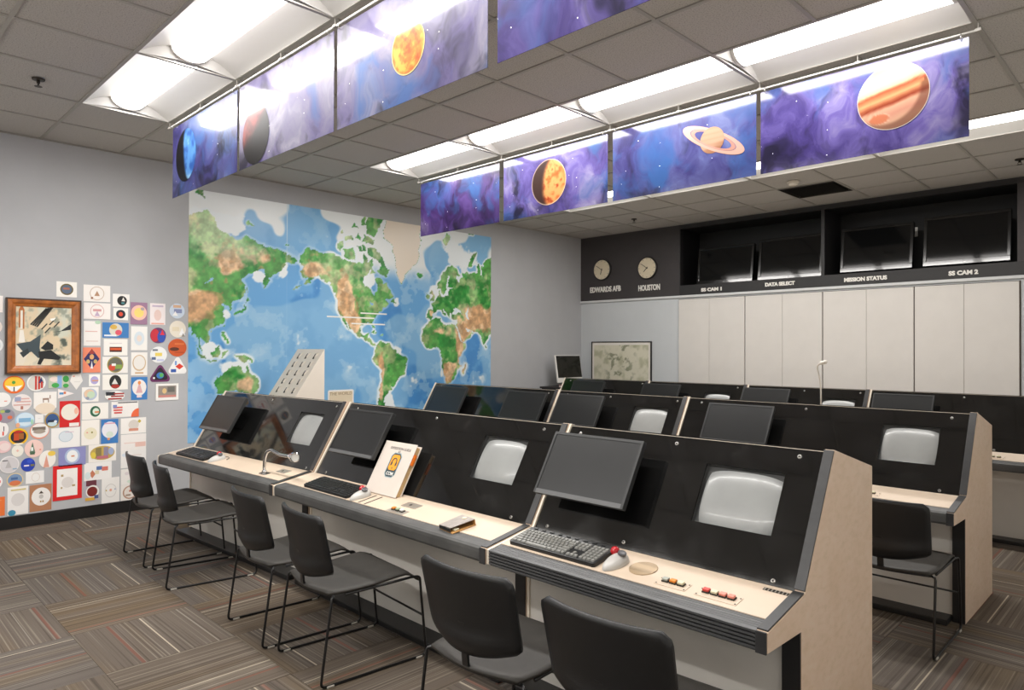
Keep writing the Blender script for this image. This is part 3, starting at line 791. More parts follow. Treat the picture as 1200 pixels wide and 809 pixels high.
WATER = [[(47,43),(50,45.5),(53,46.5),(51,43),(53,40),(54,37),(50,37.5),(49,40)], [(-92,48.5),(-85,46.5),(-88,42),(-86,45.5),(-82,43.5),(-80,45),(-84,46.6)], [(104,52),(110,55.5),(108,53)]]
MY0, MY1, MZ0, MZ1 = -6.032, -1.985, 0.575, 3.055
def cfb(a, b, s, seed, o=5, gain=.55):
    return np.clip((fbm(a, b, s, seed, o, gain) - .5) * 1.9 + .5, 0, 1)
def map_cols(u, v):
    lon = 90 + 360 * u
    merc = (MZ0 + (MZ1 - MZ0) * v - 1.453) / 0.01125
    lat = np.degrees(2 * np.arctan(np.exp(np.radians(merc))) - np.pi / 2)
    jx = (cfb(u * 1.63, v, 40, 31, 4) - .5) * 3.6; jy = (cfb(u * 1.63, v, 40, 57, 4) - .5) * 3.0 * np.cos(np.radians(lat))
    def inside(poly, L, A):
        x = np.array([p[0] for p in poly], float); y = np.array([p[1] for p in poly], float)
        r = np.zeros(L.shape, bool)
        bb = (L >= x.min() - .1) & (L <= x.max() + .1) & (A >= y.min() - .1) & (A <= y.max() + .1)
        if not bb.any(): return r
        l, a = L[bb], A[bb]; m = np.zeros(l.shape, bool)
        for i in range(len(x)):
            x0, y0, x1, y1 = x[i - 1], y[i - 1], x[i], y[i]
            if y0 == y1: continue
            c = (y0 > a) != (y1 > a)
            m ^= c & (l < (x1 - x0) * (a - y0) / (y1 - y0) + x0)
        r[bb] = m
        return r
    land = np.zeros(u.shape, bool); green = np.zeros(u.shape, bool)
    for nm, poly in LAND.items():
        for sh in (0, -360):
            k = inside(poly, lon + sh + jx, lat + jy)
            land |= k
            if nm == 'greenland': green |= k
    for poly in WATER:
        for sh in (0, -360): land &= ~inside(poly, lon + sh + jx, lat + jy)
    f = land.astype(float)
    def blur(a, n):
        for _ in range(n):
            p = np.pad(a, 1, mode='edge')
            a = (p[:-2, 1:-1] + p[2:, 1:-1] + p[1:-1, :-2] + p[1:-1, 2:] + p[1:-1, 1:-1]) / 5
        return a
    halo = blur(f, 14)
    n1 = cfb(u * 1.63, v, 6, 71, 5); n2 = cfb(u * 1.63, v, 14, 73, 5); n3 = cfb(u * 1.63, v, 3, 79, 3)
    o = np.broadcast_to(hexc('6aaae0'), u.shape + (3,))
    o = lerp(o, hexc('4a90d2'), smooth(.45, .7, n1))
    o = lerp(o, hexc('8fc0e4'), smooth(.55, .62, n3) * .7)
    o = lerp(o, hexc('a9cfea'), smooth(.62, .66, n2) * .5)
    def blob(lo, la, rx, ry, k=1.0):
        d = np.minimum.reduce([((lon + s - lo) / rx) ** 2 for s in (0, -360, 360)]) + ((lat - la) / ry) ** 2
        return np.exp(-d) * k
    shelf = sum(blob(*b) for b in ((152, 57, 9, 4), (178, 62, 10, 5), (-86, 60, 8, 5), (123, 33, 6, 7), (108, 5, 6, 7), (-60, -46, 6, 9), (135, -11, 12, 3), (128, -16, 8, 4), (2, 56, 5, 4), (-52, 48, 5, 4), (-50, 1, 5, 4), (-40, -10, 3, 12, .6), (12, -22, 3, 12, .6), (58, 24, 4, 2), (40, 73, 25, 4), (120, 75, 30, 3)))
    arctic = smooth(64, 74, lat)
    o = lerp(o, hexc('8cc0e6'), arctic * .6)
    ice = smooth(.47, .54, cfb(u * 1.63, v, 4, 83, 3) + .22 * smooth(60, 72, lat) * ((lon < 190)) - .02) * smooth(60, 70, lat)
    o = lerp(o, hexc('eef3f4'), ice)
    o = lerp(o, hexc('e9f3f8'), smooth(.03, .20, halo + (n2 - .5) * .16) * (.35 + .65 * smooth(.35, .6, n3 + (n1 - .5) * .5)))
    o = lerp(o, hexc('eef5f8'), smooth(.42, .6, shelf * 1.1 + (n2 - .5) * .9 + (n1 - .5) * .4))
    relief = cfb(u * 1.63, v, 48, 101, 3)
    g = np.broadcast_to(hexc('5aa350'), u.shape + (3,))
    g = lerp(g, hexc('2f8a3a'), smooth(.45, .65, n2))
    g = lerp(g, hexc('a8c888'), smooth(.50, .78, n1) * .8)
    g = lerp(g, hexc('d8c8a0'), smooth(.55, .8, cfb(u * 1.63, v, 22, 97, 4)) * .5)
    def blob(lo, la, rx, ry, k=1.0):
        d = np.minimum.reduce([((lon + s - lo) / rx) ** 2 for s in (0, -360, 360)]) + ((lat - la) / ry) ** 2
        return np.exp(-d) * k
    dry = sum(blob(*b) for b in ((95, 36, 18, 11), (75, 36, 14, 9), (108, 43, 14, 6), (125, 62, 12, 7), (-118, 50, 8, 16), (-108, 40, 7, 12), (-150, 63, 12, 4), (-103, 26, 5, 8), (-71, -22, 4, 26), (22, -24, 10, 14), (40, 5, 7, 16), (47, 22, 9, 7), (58, 33, 10, 6), (65, 44, 14, 5), (140, -27, 8, 4, .6), (122, -24, 8, 5, .5), (0, 24, 12, 4, .5), (-4, 40, 4, 3, .6), (160, 65, 16, 4, .6)))
    g = lerp(g, hexc('e8c49a'), smooth(.30, .62, dry + (n2 - .5) * .8 + (n1 - .5) * .4))
    g = lerp(g, hexc('bf8f62'), smooth(.55, .9, dry + (cfb(u * 1.63, v, 34, 91, 3) - .5) * 1.3) * .6)
    g = lerp(g, hexc('cfe0b8'), smooth(55, 75, lat) * smooth(.4, .7, n1) * .55)
    g = g * (.86 + .28 * relief[..., None])
    cream = np.broadcast_to(hexc('f0e3d2'), u.shape + (3,))
    g = np.where((green & (blur(green.astype(float), 4) > .62))[..., None], cream, g)
    c = np.where(land[..., None], g, o)
    fold = np.abs((MY0 + (MY1 - MY0) * u) + 5.015) < .005
    c = lerp(c, np.array([.82, .9, .95]), fold * (.8 * smooth(2.3, 2.9, MZ0 + (MZ1 - MZ0) * v) + .12))
    return c
wm = thing('world_map', 'large colourful world map mural covering the grey wall', 'map', (0.002, (MY0 + MY1) / 2, MZ0))
MB().box(.0005, .004, MY0, MY1, MZ0, MZ1).build('backing', M('map_paper', 'e8e8e2', .6), wm)
paint_grid('map_print', (.0045, MY0, MZ0), (0, MY1 - MY0, 0), (0, 0, MZ1 - MZ0), 460, 290, map_cols, paint_mat('map_print', .35), wm)
m_paperw = M('white_paper', 'f4f1ec', .6)
for y0, y1, z in ((-4.528, -3.897, 1.862), (-4.088, -3.718, 1.918), (-4.211, -3.744, 1.792)):
    MB().box(.005, .0058, y0, y1, z - .008, z + .008).build('white_strip', m_paperw, wm)
MB().prism(rrect(.335, .34, .02), .005, .006, 'x', fn=lambda x, y, z: (x, -4.343 + y, .86 + z)).build('title_border', m_paperw, wm)
MB().prism(rrect(.30, .305, .01), .006, .0068, 'x', fn=lambda x, y, z: (x, -4.343 + y, .86 + z)).build('title_plate', M('title_cream', 'e6d6ba', .6), wm)
text_mesh('THE WORLD', .05, .0004, M('title_ink', '9a8060', .6), 'title_lettering', wm, WALLA(-4.343, .985, .0073))

# ================================================================== DRAWINGS AND PATCHES ON THE WALL
STICKERS = [
('white card with dark gold-rimmed oval patch, above the framed picture', 'r', -7.048, 2.003, 0.158, 0.137, 'f4f1ea', [('e', 0, 0, 0.62, 0.72, '6b5a1e'), ('e', 0, 0, 0.5, 0.56, '5a6a80'), ('r', -0.02, 0.05, 0.3, 0.12, 'b06a50')]),
('topmost white card of its column, with a faint brown ring drawing', 'r', -6.816, 1.982, 0.219, 0.152, 'f4efea', [('o', 0, 0, 0.52, 0.8, 'cdb9a6'), ('t', 0, 0, 0.2, 0.3, 'b98f70'), ('r', -0.18, -0.28, 0.08, 0.12, '9a6a50')]),
('white card with a pale red ring drawing, under the brown ring card', 'r', -6.814, 1.825, 0.219, 0.149, 'f4efeb', [('o', 0, 0, 0.5, 0.8, 'dcb4b0'), ('r', 0, 0.05, 0.3, 0.14, 'd8a0a0'), ('t', 0, -0.15, 0.2, 0.3, 'c8b0c8')]),
('small white card with a black round patch, highest right of the frame', 'r', -6.621, 1.93, 0.143, 0.121, 'f6f3ee', [('e', 0.05, -0.02, 0.56, 0.72, '20201f'), ('t', 0.12, 0.1, 0.22, 0.3, 'e8e4dc'), ('r', 0.1, -0.2, 0.18, 0.14, '4a8a90')]),
('small white card with a black disc and red centre', 'r', -6.624, 1.805, 0.125, 0.112, 'f6f3ee', [('e', 0, 0, 0.62, 0.7, '1f2430'), ('e', 0, 0, 0.28, 0.34, 'd84a30')]),
('mauve sheet with a pink disc and yellow middle', 'r', -6.472, 1.818, 0.148, 0.211, 'a17c98', [('e', 0, 0.03, 0.9, 0.66, 'f4c4b4'), ('e', 0, 0.03, 0.55, 0.42, 'f6dc7c'), ('e', 0.2, 0.2, 0.22, 0.14, 'b0a4a8')]),
('pale sheet with a pink figure sketch, beside the mauve sheet', 'r', -6.309, 1.818, 0.14, 0.209, 'f0e6e6', [('e', 0, -0.05, 0.46, 0.5, 'e8ccc4'), ('r', 0, -0.43, 0.8, 0.06, 'e8a898'), ('r', 0, 0.36, 0.7, 0.08, 'c8b8cc')]),
('round pale blue patch with a tan top, highest beside the map', 'e', -6.135, 1.854, 0.145, 0.149, 'cfdcec', [('r', 0, 0.3, 0.5, 0.18, 'd8b090'), ('r', 0.05, 0, 0.5, 0.26, '8a94bc'), ('t', -0.12, -0.16, 0.36, 0.3, 'f6f6f6')]),
('white letter sheet with faint red lines left of the blue card', 'r', -6.852, 1.625, 0.136, 0.227, 'f2eeea', [('r', -0.05, 0.08, 0.7, 0.03, 'e0b0a4'), ('r', 0, -0.3, 0.7, 0.03, 'dcc4bc'), ('e', 0.32, 0.44, 0.34, 0.14, 'b8d4b8')]),
('wide blue card with a round multicoloured patch', 'r', -6.664, 1.658, 0.222, 0.143, '3f7fc0', [('e', 0, 0.02, 0.48, 0.82, 'dcd8c8'), ('e', 0.1, -0.14, 0.24, 0.34, 'e0586a'), ('e', -0.08, 0.2, 0.26, 0.3, 'd8b050'), ('r', -0.2, -0.34, 0.44, 0.1, 'f0f4f8')]),
('white sheet with a faint blue oval, under the mauve sheet', 'r', -6.468, 1.587, 0.143, 0.229, 'f2f0ec', [('e', 0, 0, 0.6, 0.56, 'd8e2ea'), ('e', 0, 0, 0.3, 0.26, 'ecdcd0')]),
('round red and blue patch second from the top in its column', 'e', -6.304, 1.617, 0.145, 0.152, '6a3a68', [('e', -0.2, 0, 0.52, 0.8, 'c82c3c'), ('e', 0.2, -0.08, 0.5, 0.72, '2c50b0'), ('t', 0.25, 0.2, 0.3, 0.34, 'e03040')]),
('round cream disc with a curled white corner', 'e', -6.128, 1.681, 0.157, 0.167, 'f0e8d8', [('t', 0.25, -0.14, 0.36, 0.44, 'fdfdfd'), ('r', -0.12, 0, 0.4, 0.24, 'e8dcc0'), ('t', 0.32, -0.32, 0.2, 0.2, '9a948c')]),
('white card with a small dark orange sunset box', 'r', -6.663, 1.503, 0.201, 0.155, 'f5f2ec', [('r', 0, -0.12, 0.5, 0.3, '4a1c10'), ('r', 0, -0.1, 0.44, 0.14, 'd8582c'), ('r', 0, 0.24, 0.5, 0.04, 'd8ccd0')]),
('salmon sheet with a navy diamond crest, right of the frame', 'r', -6.854, 1.39, 0.143, 0.23, 'f08c6c', [('d', 0, 0.04, 0.86, 0.78, '2c2a60'), ('t', 0, 0.34, 0.3, 0.2, 'a83c30'), ('e', 0, 0.12, 0.24, 0.2, 'e0a870'), ('e', -0.2, -0.06, 0.2, 0.16, 'd0b070'), ('e', 0.2, -0.06, 0.2, 0.16, 'd0b070'), ('t', 0, -0.18, 0.14, 0.3, 'f0f0f4')]),
('white sheet with a tan goblet-shaped drawing', 'r', -6.466, 1.351, 0.143, 0.22, 'f2efea', [('e', 0, 0.04, 0.8, 0.68, 'd0b490'), ('e', 0, 0.05, 0.68, 0.58, 'ece8e2'), ('r', 0, -0.38, 0.5, 0.06, 'cfa878')]),
('round white patch with a yellow middle and blue edge', 'e', -6.299, 1.435, 0.154, 0.158, 'eef0f0', [('r', 0, 0.02, 0.4, 0.2, 'ecd468'), ('r', -0.28, -0.22, 0.24, 0.16, '5a6a90'), ('r', 0.1, -0.32, 0.4, 0.12, 'c8cce8'), ('r', -0.2, 0.28, 0.3, 0.1, '6a7080')]),
('round orange disc with a dark smear, beside the map', 'e', -6.13, 1.503, 0.174, 0.176, 'cf5a28', [('e', -0.16, -0.08, 0.5, 0.2, '5a2c18'), ('r', 0.1, 0.2, 0.5, 0.08, 'e07a40'), ('r', 0.1, -0.26, 0.5, 0.06, 'b84a20')]),
('white triangle patch with a red spacecraft', 'T', -6.127, 1.332, 0.171, 0.167, 'f6f4f2', [('d', 0.1, -0.06, 0.44, 0.34, 'dc3a28'), ('r', -0.22, -0.3, 0.28, 0.18, '3c60b0'), ('r', -0.1, 0.14, 0.1, 0.24, '7aa0d8')]),
('purple triangle patch with a small globe', 'T', -6.284, 1.259, 0.182, 0.164, '6c2c60', [('T', 0, -0.02, 0.72, 0.72, '241826'), ('e', 0, -0.12, 0.36, 0.36, '3c78c0'), ('e', 0.06, -0.1, 0.2, 0.24, '58b060'), ('e', -0.3, -0.26, 0.1, 0.12, 'f4f4f4')]),
('white card with a round red and green patch', 'r', -6.666, 1.343, 0.214, 0.155, 'f4f1ec', [('e', 0, 0.02, 0.62, 0.94, 'a89a50'), ('e', 0, 0.02, 0.54, 0.82, '6a6a5c'), ('e', -0.12, -0.14, 0.26, 0.36, 'd84c34'), ('r', 0.12, -0.1, 0.26, 0.24, '8aa850'), ('r', -0.06, 0.02, 0.16, 0.14, 'f0f0ec')]),
('white card with a black round patch and red rim', 'r', -6.664, 1.188, 0.214, 0.143, 'f5f2ea', [('e', 0, 0.02, 0.46, 0.86, '20221e'), ('e', 0, -0.26, 0.32, 0.24, 'b03428'), ('t', -0.02, 0.06, 0.24, 0.36, 'e6e4dc')]),
('tiny white square with a lavender planet', 'r', -6.831, 1.21, 0.089, 0.107, 'f8f6f2', [('e', 0, 0, 0.7, 0.66, 'b4acdc'), ('r', 0.06, -0.03, 0.56, 0.1, 'e0a070')]),
('photo in a white border below the purple triangle', 'r', -6.22, 1.082, 0.213, 0.168, '8c8480', [('r', 0, 0, 0.96, 0.94, 'f6f4f0'), ('r', 0, 0.02, 0.76, 0.66, '9a8f86'), ('e', -0.12, 0.06, 0.18, 0.3, 'e0c088'), ('r', 0, -0.24, 0.74, 0.12, 'd08880'), ('r', 0.16, 0.14, 0.3, 0.3, '6c6a64')]),
('blue sheet with a white oval and pink rocket', 'r', -6.464, 1.124, 0.143, 0.217, '3c80c4', [('e', 0, 0.04, 0.84, 0.68, 'f2ece8'), ('t', 0, 0.04, 0.4, 0.46, 'e0b0b4'), ('e', 0, 0.24, 0.18, 0.16, 'e8904c'), ('r', 0, -0.34, 0.3, 0.1, 'f0d8dc')]),
('white square with a pastel rainbow ring', 'r', -6.863, 1.085, 0.135, 0.134, 'f6f3ee', [('e', 0, 0, 0.78, 0.78, 'b8c4d8'), ('e', -0.06, 0.04, 0.6, 0.6, 'e8c8a8'), ('e', 0.04, -0.02, 0.46, 0.46, 'c8dcc0'), ('e', -0.16, -0.24, 0.2, 0.2, '98a0b0')]),
('oval waving flag patch with no card behind it', 'e', -6.667, 1.064, 0.167, 0.094, 'f2f0ec', [('r', -0.22, 0.22, 0.44, 0.34, '2a2c34'), ('r', 0.2, 0.2, 0.5, 0.14, 'a83430'), ('r', 0.12, -0.04, 0.62, 0.14, 'a83430'), ('r', 0, -0.28, 0.66, 0.14, 'a83430')]),
('plain white shield-shaped paper under the frame corner', 'P', -6.97, 1.2, 0.101, 0.144, 'eeebe6', [('r', -0.2, 0.34, 0.16, 0.08, 'e8a48c'), ('r', 0.06, 0, 0.44, 0.04, 'dcd8d4')]),
('small green and blue landscape drawing under the frame', 'r', -7.102, 1.207, 0.154, 0.114, 'c8ccb8', [('e', -0.22, 0.18, 0.42, 0.4, 'f0dcd4'), ('r', 0.04, -0.02, 0.22, 0.94, '90b4e0'), ('e', 0.34, 0.18, 0.3, 0.5, '3a9a48'), ('e', -0.16, -0.28, 0.36, 0.36, '46a850'), ('e', 0.34, -0.32, 0.28, 0.3, '46a850')]),
('round white-rimmed patch with red stripes and navy', 'e', -7.264, 1.2, 0.139, 0.147, 'f6f5f2', [('e', 0, 0, 0.82, 0.82, 'd8d4cc'), ('r', -0.02, 0, 0.1, 0.78, 'c8382c'), ('r', 0.14, 0, 0.1, 0.74, 'c8382c'), ('t', 0.24, 0.16, 0.26, 0.34, '2c3468'), ('r', 0.28, -0.12, 0.1, 0.36, 'c8382c')]),
('orange oval with a yellow sky and white glider', 'e', -7.418, 1.19, 0.155, 0.152, 'ee6c28', [('e', 0, 0.04, 0.84, 0.76, 'f8c838'), ('V', 0, -0.2, 0.76, 0.32, 'f6f6f2'), ('e', -0.02, 0.12, 0.16, 0.18, '50a040'), ('r', 0, -0.24, 0.05, 0.24, '303828')]),
('small white pennant pointing right', 'F', -7.047, 1.101, 0.125, 0.088, 'f4ecea', [('r', -0.28, 0.02, 0.24, 0.2, '4c94c8'), ('r', -0.08, 0.08, 0.14, 0.24, 'e08058')]),
('white card with a round green patch', 'r', -6.823, 0.936, 0.214, 0.149, 'f5f1ea', [('e', 0, -0.02, 0.38, 0.64, '2c6848'), ('e', 0.02, -0.02, 0.24, 0.4, 'dce8d8'), ('r', 0.06, -0.06, 0.16, 0.1, 'e08c58')]),
('white card with red flag stripes and an orange corner', 'r', -6.583, 0.939, 0.231, 0.147, 'f4f0ec', [('r', -0.25, 0.12, 0.32, 0.1, 'd85850'), ('r', -0.25, -0.04, 0.32, 0.1, 'd85850'), ('r', -0.25, -0.2, 0.28, 0.1, 'd85850'), ('r', -0.36, 0.2, 0.14, 0.18, '8090c8'), ('q', 0.36, -0.24, 0.28, 0.52, 'ee6c40'), ('r', 0.1, 0.42, 0.7, 0.06, '585860')]),
('red card with a plain cream oval', 'r', -7.017, 0.923, 0.159, 0.234, 'd42020', [('e', 0, 0.07, 0.84, 0.6, 'efe8dc'), ('e', 0.3, 0.1, 0.2, 0.24, 'f0b8a0'), ('r', 0.2, -0.4, 0.46, 0.13, 'f4ece8')]),
('white home-plate paper with a small brown dog on a hill', 'H', -7.199, 1.019, 0.171, 0.21, 'f5f1ec', [('e', 0, -0.18, 0.84, 0.44, 'ecdcc8'), ('r', 0.02, 0.2, 0.26, 0.07, 'a08474'), ('r', -0.08, 0.13, 0.04, 0.14, 'a08474'), ('r', 0.13, 0.13, 0.04, 0.14, 'a08474'), ('r', 0.2, 0.28, 0.04, 0.14, 'a08474')]),
('round pale flag sketch left of the dog paper', 'e', -7.363, 1.038, 0.144, 0.148, 'ece4e2', [('r', -0.2, 0.2, 0.3, 0.26, 'a0a8c4'), ('r', 0.16, 0.22, 0.4, 0.07, 'dcb0a8'), ('r', 0.08, 0.06, 0.7, 0.07, 'dcb0a8'), ('r', 0, -0.12, 0.8, 0.07, 'dcb0a8'), ('r', 0, -0.28, 0.12, 0.18, 'b87868')]),
('plain white oval cut by the left edge, under the orange oval', 'e', -7.499, 1.069, 0.125, 0.124, 'f2f0ee', [('r', 0.2, -0.1, 0.16, 0.06, 'e8947c')]),
('round grey disc with red and green spots at the left edge', 'e', -7.474, 0.936, 0.132, 0.122, '9c94a0', [('e', -0.3, -0.1, 0.26, 0.5, 'd0505c'), ('e', 0.22, -0.12, 0.26, 0.24, 'e07048'), ('e', 0.1, 0.3, 0.3, 0.22, '4a6870'), ('e', -0.16, 0.3, 0.24, 0.2, 'b4c468')]),
('light blue oval with an orange lower rim', 'e', -7.342, 0.892, 0.141, 0.132, 'a8c8e4', [('e', 0.02, 0.04, 0.86, 0.84, 'd4e6f2'), ('r', 0, 0, 0.6, 0.26, '84b4d8'), ('e', -0.34, -0.3, 0.2, 0.3, 'f0b088'), ('e', 0.36, -0.14, 0.14, 0.34, 'a8d4b8')]),
('round night-sky patch with a gold rim left of the red card', 'e', -7.147, 0.878, 0.115, 0.135, 'b89848', [('e', 0, 0, 0.82, 0.82, '38588c'), ('e', 0, -0.24, 0.6, 0.3, 'c8dce0'), ('r', -0.06, -0.06, 0.44, 0.14, '20283c'), ('e', 0.2, -0.1, 0.2, 0.16, 'e4e8ec')]),
('tiny blank white square beneath the dog paper', 'r', -7.241, 0.898, 0.061, 0.075, 'f2f0ee', [('r', 0, 0.02, 0.3, 0.05, 'd8d4d4')]),
('round scalloped patch with a brown upper band', 'e', -7.239, 0.791, 0.144, 0.139, 'e89c84', [('e', 0.02, 0.04, 0.88, 0.86, 'f2eeea'), ('r', -0.02, 0.16, 0.66, 0.2, '7c7064'), ('e', 0, -0.02, 0.6, 0.26, 'a89c90')]),
('white sheet with a faint yellow face drawing', 'r', -6.859, 0.749, 0.145, 0.229, 'f6f1ea', [('e', 0, -0.04, 0.7, 0.46, 'ece4c8'), ('e', -0.18, 0, 0.1, 0.06, 'e8a898'), ('e', 0.08, 0, 0.1, 0.07, '8a8430')]),
('blue sheet with a white hot-air balloon', 'r', -6.707, 0.747, 0.143, 0.225, '3c7cc0', [('e', 0, 0.06, 0.88, 0.66, 'ecebf2'), ('r', 0, 0.32, 0.6, 0.05, 'dca8b8'), ('e', 0, -0.12, 0.4, 0.24, 'd8e4d8'), ('e', -0.06, -0.3, 0.16, 0.1, 'e89860')]),
('white card with a beige dome drawing and yellow star', 'r', -6.51, 0.783, 0.221, 0.149, 'f5f1ec', [('e', 0, 0.06, 0.4, 0.6, 'dcd4cc'), ('r', 0, -0.24, 0.36, 0.16, 'd8947c'), ('d', 0.22, 0.26, 0.14, 0.24, 'c8b440')]),
('wide white sheet with a faint blue oval, under the red card', 'r', -7.047, 0.72, 0.222, 0.178, 'f3f1ee', [('e', 0, 0.06, 0.48, 0.54, 'dce4ea'), ('o', 0, 0.06, 0.48, 0.54, 'b8c8d4'), ('r', 0.12, 0.26, 0.3, 0.03, 'd8b8c8')]),
('yellow-rimmed oval with a dark orange scene', 'e', -7.385, 0.757, 0.139, 0.145, 'f0bc20', [('e', 0, 0, 0.78, 0.74, '2c2428'), ('r', -0.1, 0, 0.26, 0.4, 'c84c20'), ('r', 0.14, 0.02, 0.24, 0.34, 'a86428'), ('e', 0, 0.28, 0.5, 0.12, 'c83020'), ('e', 0, -0.42, 0.5, 0.1, 'f4f0e0')]),
('round white disc cut by the left edge, with a red mark', 'e', -7.501, 0.825, 0.101, 0.13, 'f2eeec', [('r', 0.12, -0.26, 0.1, 0.24, 'e04830'), ('r', 0.16, 0.04, 0.06, 0.3, '504850')]),
('white card with a pale pink arm drawing', 'r', -6.509, 0.633, 0.221, 0.151, 'f4efeb', [('r', 0.26, -0.16, 0.4, 0.28, 'ecc4b8'), ('r', -0.14, -0.04, 0.44, 0.06, 'ecd4cc')]),
('round pink disc at the left edge', 'e', -7.489, 0.682, 0.114, 0.104, 'ecc8c8', [('e', 0.1, 0, 0.6, 0.6, 'f0dcd8')]),
('small round cream disc with a pink heart', 'e', -7.39, 0.639, 0.085, 0.102, 'f0ece0', [('d', 0, 0.02, 0.26, 0.22, 'ecbcac')]),
('round pink disc with a green rocket', 'e', -7.276, 0.648, 0.138, 0.154, 'f2cfc6', [('t', -0.08, 0.06, 0.3, 0.6, '5c7860'), ('r', -0.08, -0.26, 0.24, 0.12, '48684c'), ('r', -0.1, -0.02, 0.12, 0.2, 'e8ece8'), ('r', 0.32, -0.08, 0.08, 0.06, 'e88c70')]),
('lavender card with a glowing white square', 'r', -6.997, 0.552, 0.212, 0.165, '8f90c4', [('e', 0, 0.02, 0.54, 0.8, 'b0c0dc'), ('e', 0, 0.02, 0.4, 0.62, 'f2f4f4'), ('r', 0.02, 0.02, 0.12, 0.08, 'd89470')]),
('white card with a busy yellow and grey mosaic', 'r', -6.763, 0.559, 0.227, 0.161, 'f4efe8', [('e', 0, 0, 0.86, 0.78, 'c4a858'), ('r', -0.14, 0.02, 0.2, 0.56, '8c7c4c'), ('r', 0.12, 0, 0.16, 0.62, '9088a0'), ('r', 0, -0.24, 0.4, 0.16, 'c0707c'), ('e', 0.3, 0.06, 0.2, 0.4, 'a4b0d0'), ('e', -0.32, -0.1, 0.18, 0.36, 'e0c84c')]),
('round white disc with a pink rocket and yellow sun', 'e', -7.18, 0.548, 0.126, 0.154, 'f3efe8', [('t', -0.06, -0.1, 0.34, 0.68, 'e0a08c'), ('e', 0.24, 0.3, 0.44, 0.28, 'f0cc58')]),
('round grey pencil drawing at the left edge', 'e', -7.446, 0.532, 0.141, 0.146, 'e6e2e2', [('e', 0, 0, 0.86, 0.84, 'd4d0d2'), ('t', -0.04, 0.04, 0.3, 0.44, 'bcb8b8'), ('r', -0.2, 0.24, 0.26, 0.05, '504c50'), ('r', 0.26, -0.26, 0.2, 0.06, '88acc8')]),
('round deep blue patch with a white dash', 'e', -7.317, 0.517, 0.104, 0.117, '2440b0', [('r', -0.1, -0.06, 0.34, 0.1, 'f0e4ec'), ('r', 0.3, -0.06, 0.26, 0.14, '7c7848'), ('e', 0.12, 0.24, 0.4, 0.26, '3454c8')]),
('white card with a red rocket and blue flag', 'r', -6.797, 0.401, 0.225, 0.163, 'f4f1ee', [('d', -0.2, -0.14, 0.22, 0.44, 'c87c5c'), ('r', 0.04, 0.16, 0.2, 0.2, '5c78b0'), ('r', 0.24, 0.1, 0.22, 0.22, 'd87868'), ('r', -0.04, -0.06, 0.14, 0.2, 'e0d4b4'), ('e', -0.36, -0.2, 0.2, 0.4, 'dce8e8')]),
('large red mount with a white drawing, biggest sheet near the floor', 'r', -7.031, 0.332, 0.225, 0.31, 'dc1c20', [('r', -0.01, 0, 0.68, 0.76, 'f6f2ee'), ('e', 0, 0.0, 0.4, 0.3, 'e2dcd8'), ('r', -0.18, 0.2, 0.08, 0.06, 'b8a070'), ('r', 0.2, -0.1, 0.1, 0.05, 'b8a070'), ('r', -0.2, -0.14, 0.06, 0.05, 'b8a070')]),
('tan-rimmed oval with a blue sky over orange ground', 'e', -7.406, 0.399, 0.117, 0.12, 'e4cc98', [('e', 0, 0.02, 0.84, 0.82, '7c98bc'), ('e', 0, -0.2, 0.66, 0.36, 'dc7c50'), ('r', -0.04, 0.12, 0.4, 0.16, '4c6c9c')]),
('small white card with a faint ring, above the kraft sheet', 'r', -7.268, 0.406, 0.134, 0.104, 'f3f1ee', [('o', 0.04, 0, 0.44, 0.7, 'dccfc4')]),
('white sheet with a blue corner and pencil planet', 'r', -7.385, 0.227, 0.148, 0.239, 'f2efec', [('e', 0, 0.04, 0.62, 0.44, 'dedad8'), ('e', -0.28, -0.4, 0.36, 0.2, '3c90b0'), ('r', 0.02, 0.38, 0.7, 0.05, 'd8c888')]),
('kraft brown sheet with a white oval drawing', 'r', -7.226, 0.228, 0.162, 0.23, 'b57f5c', [('e', 0.02, 0.04, 0.84, 0.66, 'f2eeea'), ('t', 0.02, 0.2, 0.22, 0.1, '504438'), ('e', 0.02, 0.04, 0.2, 0.16, 'c8c4c0'), ('r', 0, -0.14, 0.06, 0.06, 'a08030'), ('r', 0.1, -0.14, 0.06, 0.06, 'a08030')]),
('grey cutout badge with a dark red disc near the baseboard', 'r', -6.847, 0.232, 0.123, 0.188, 'b8b4bc', [('r', -0.02, 0.36, 0.66, 0.26, '6c3440'), ('e', 0.06, -0.04, 0.84, 0.6, 'ece8e4'), ('e', 0.04, -0.04, 0.66, 0.46, '7c2420'), ('r', -0.1, -0.38, 0.6, 0.14, 'd8a840'), ('r', 0.3, -0.3, 0.26, 0.16, '4c5c8c')]),
('white sheet with a faint ring, lowest in its column', 'r', -6.696, 0.213, 0.148, 0.242, 'f3f0ec', [('o', 0, 0, 0.64, 0.5, 'd8d4d0'), ('e', 0, 0.02, 0.14, 0.1, 'e8b098'), ('e', -0.24, 0.02, 0.08, 0.06, 'c8b058'), ('e', 0.24, 0.04, 0.08, 0.06, 'b0b8d0')]),
('pale card behind the leftmost chair, third from its column bottom', 'r', -6.508, 0.48, 0.221, 0.166, 'f2efec', [('e', -0.3, 0.24, 0.3, 0.2, 'dce4ec'), ('r', 0.1, 0.2, 0.4, 0.03, 'e4d0c8')]),
('pale card with a green smudge behind the leftmost chair', 'r', -6.507, 0.32, 0.221, 0.148, 'f2efea', [('e', 0, -0.3, 0.5, 0.26, 'd8e8d8'), ('e', -0.26, 0.2, 0.16, 0.2, 'e4dcdc')]),
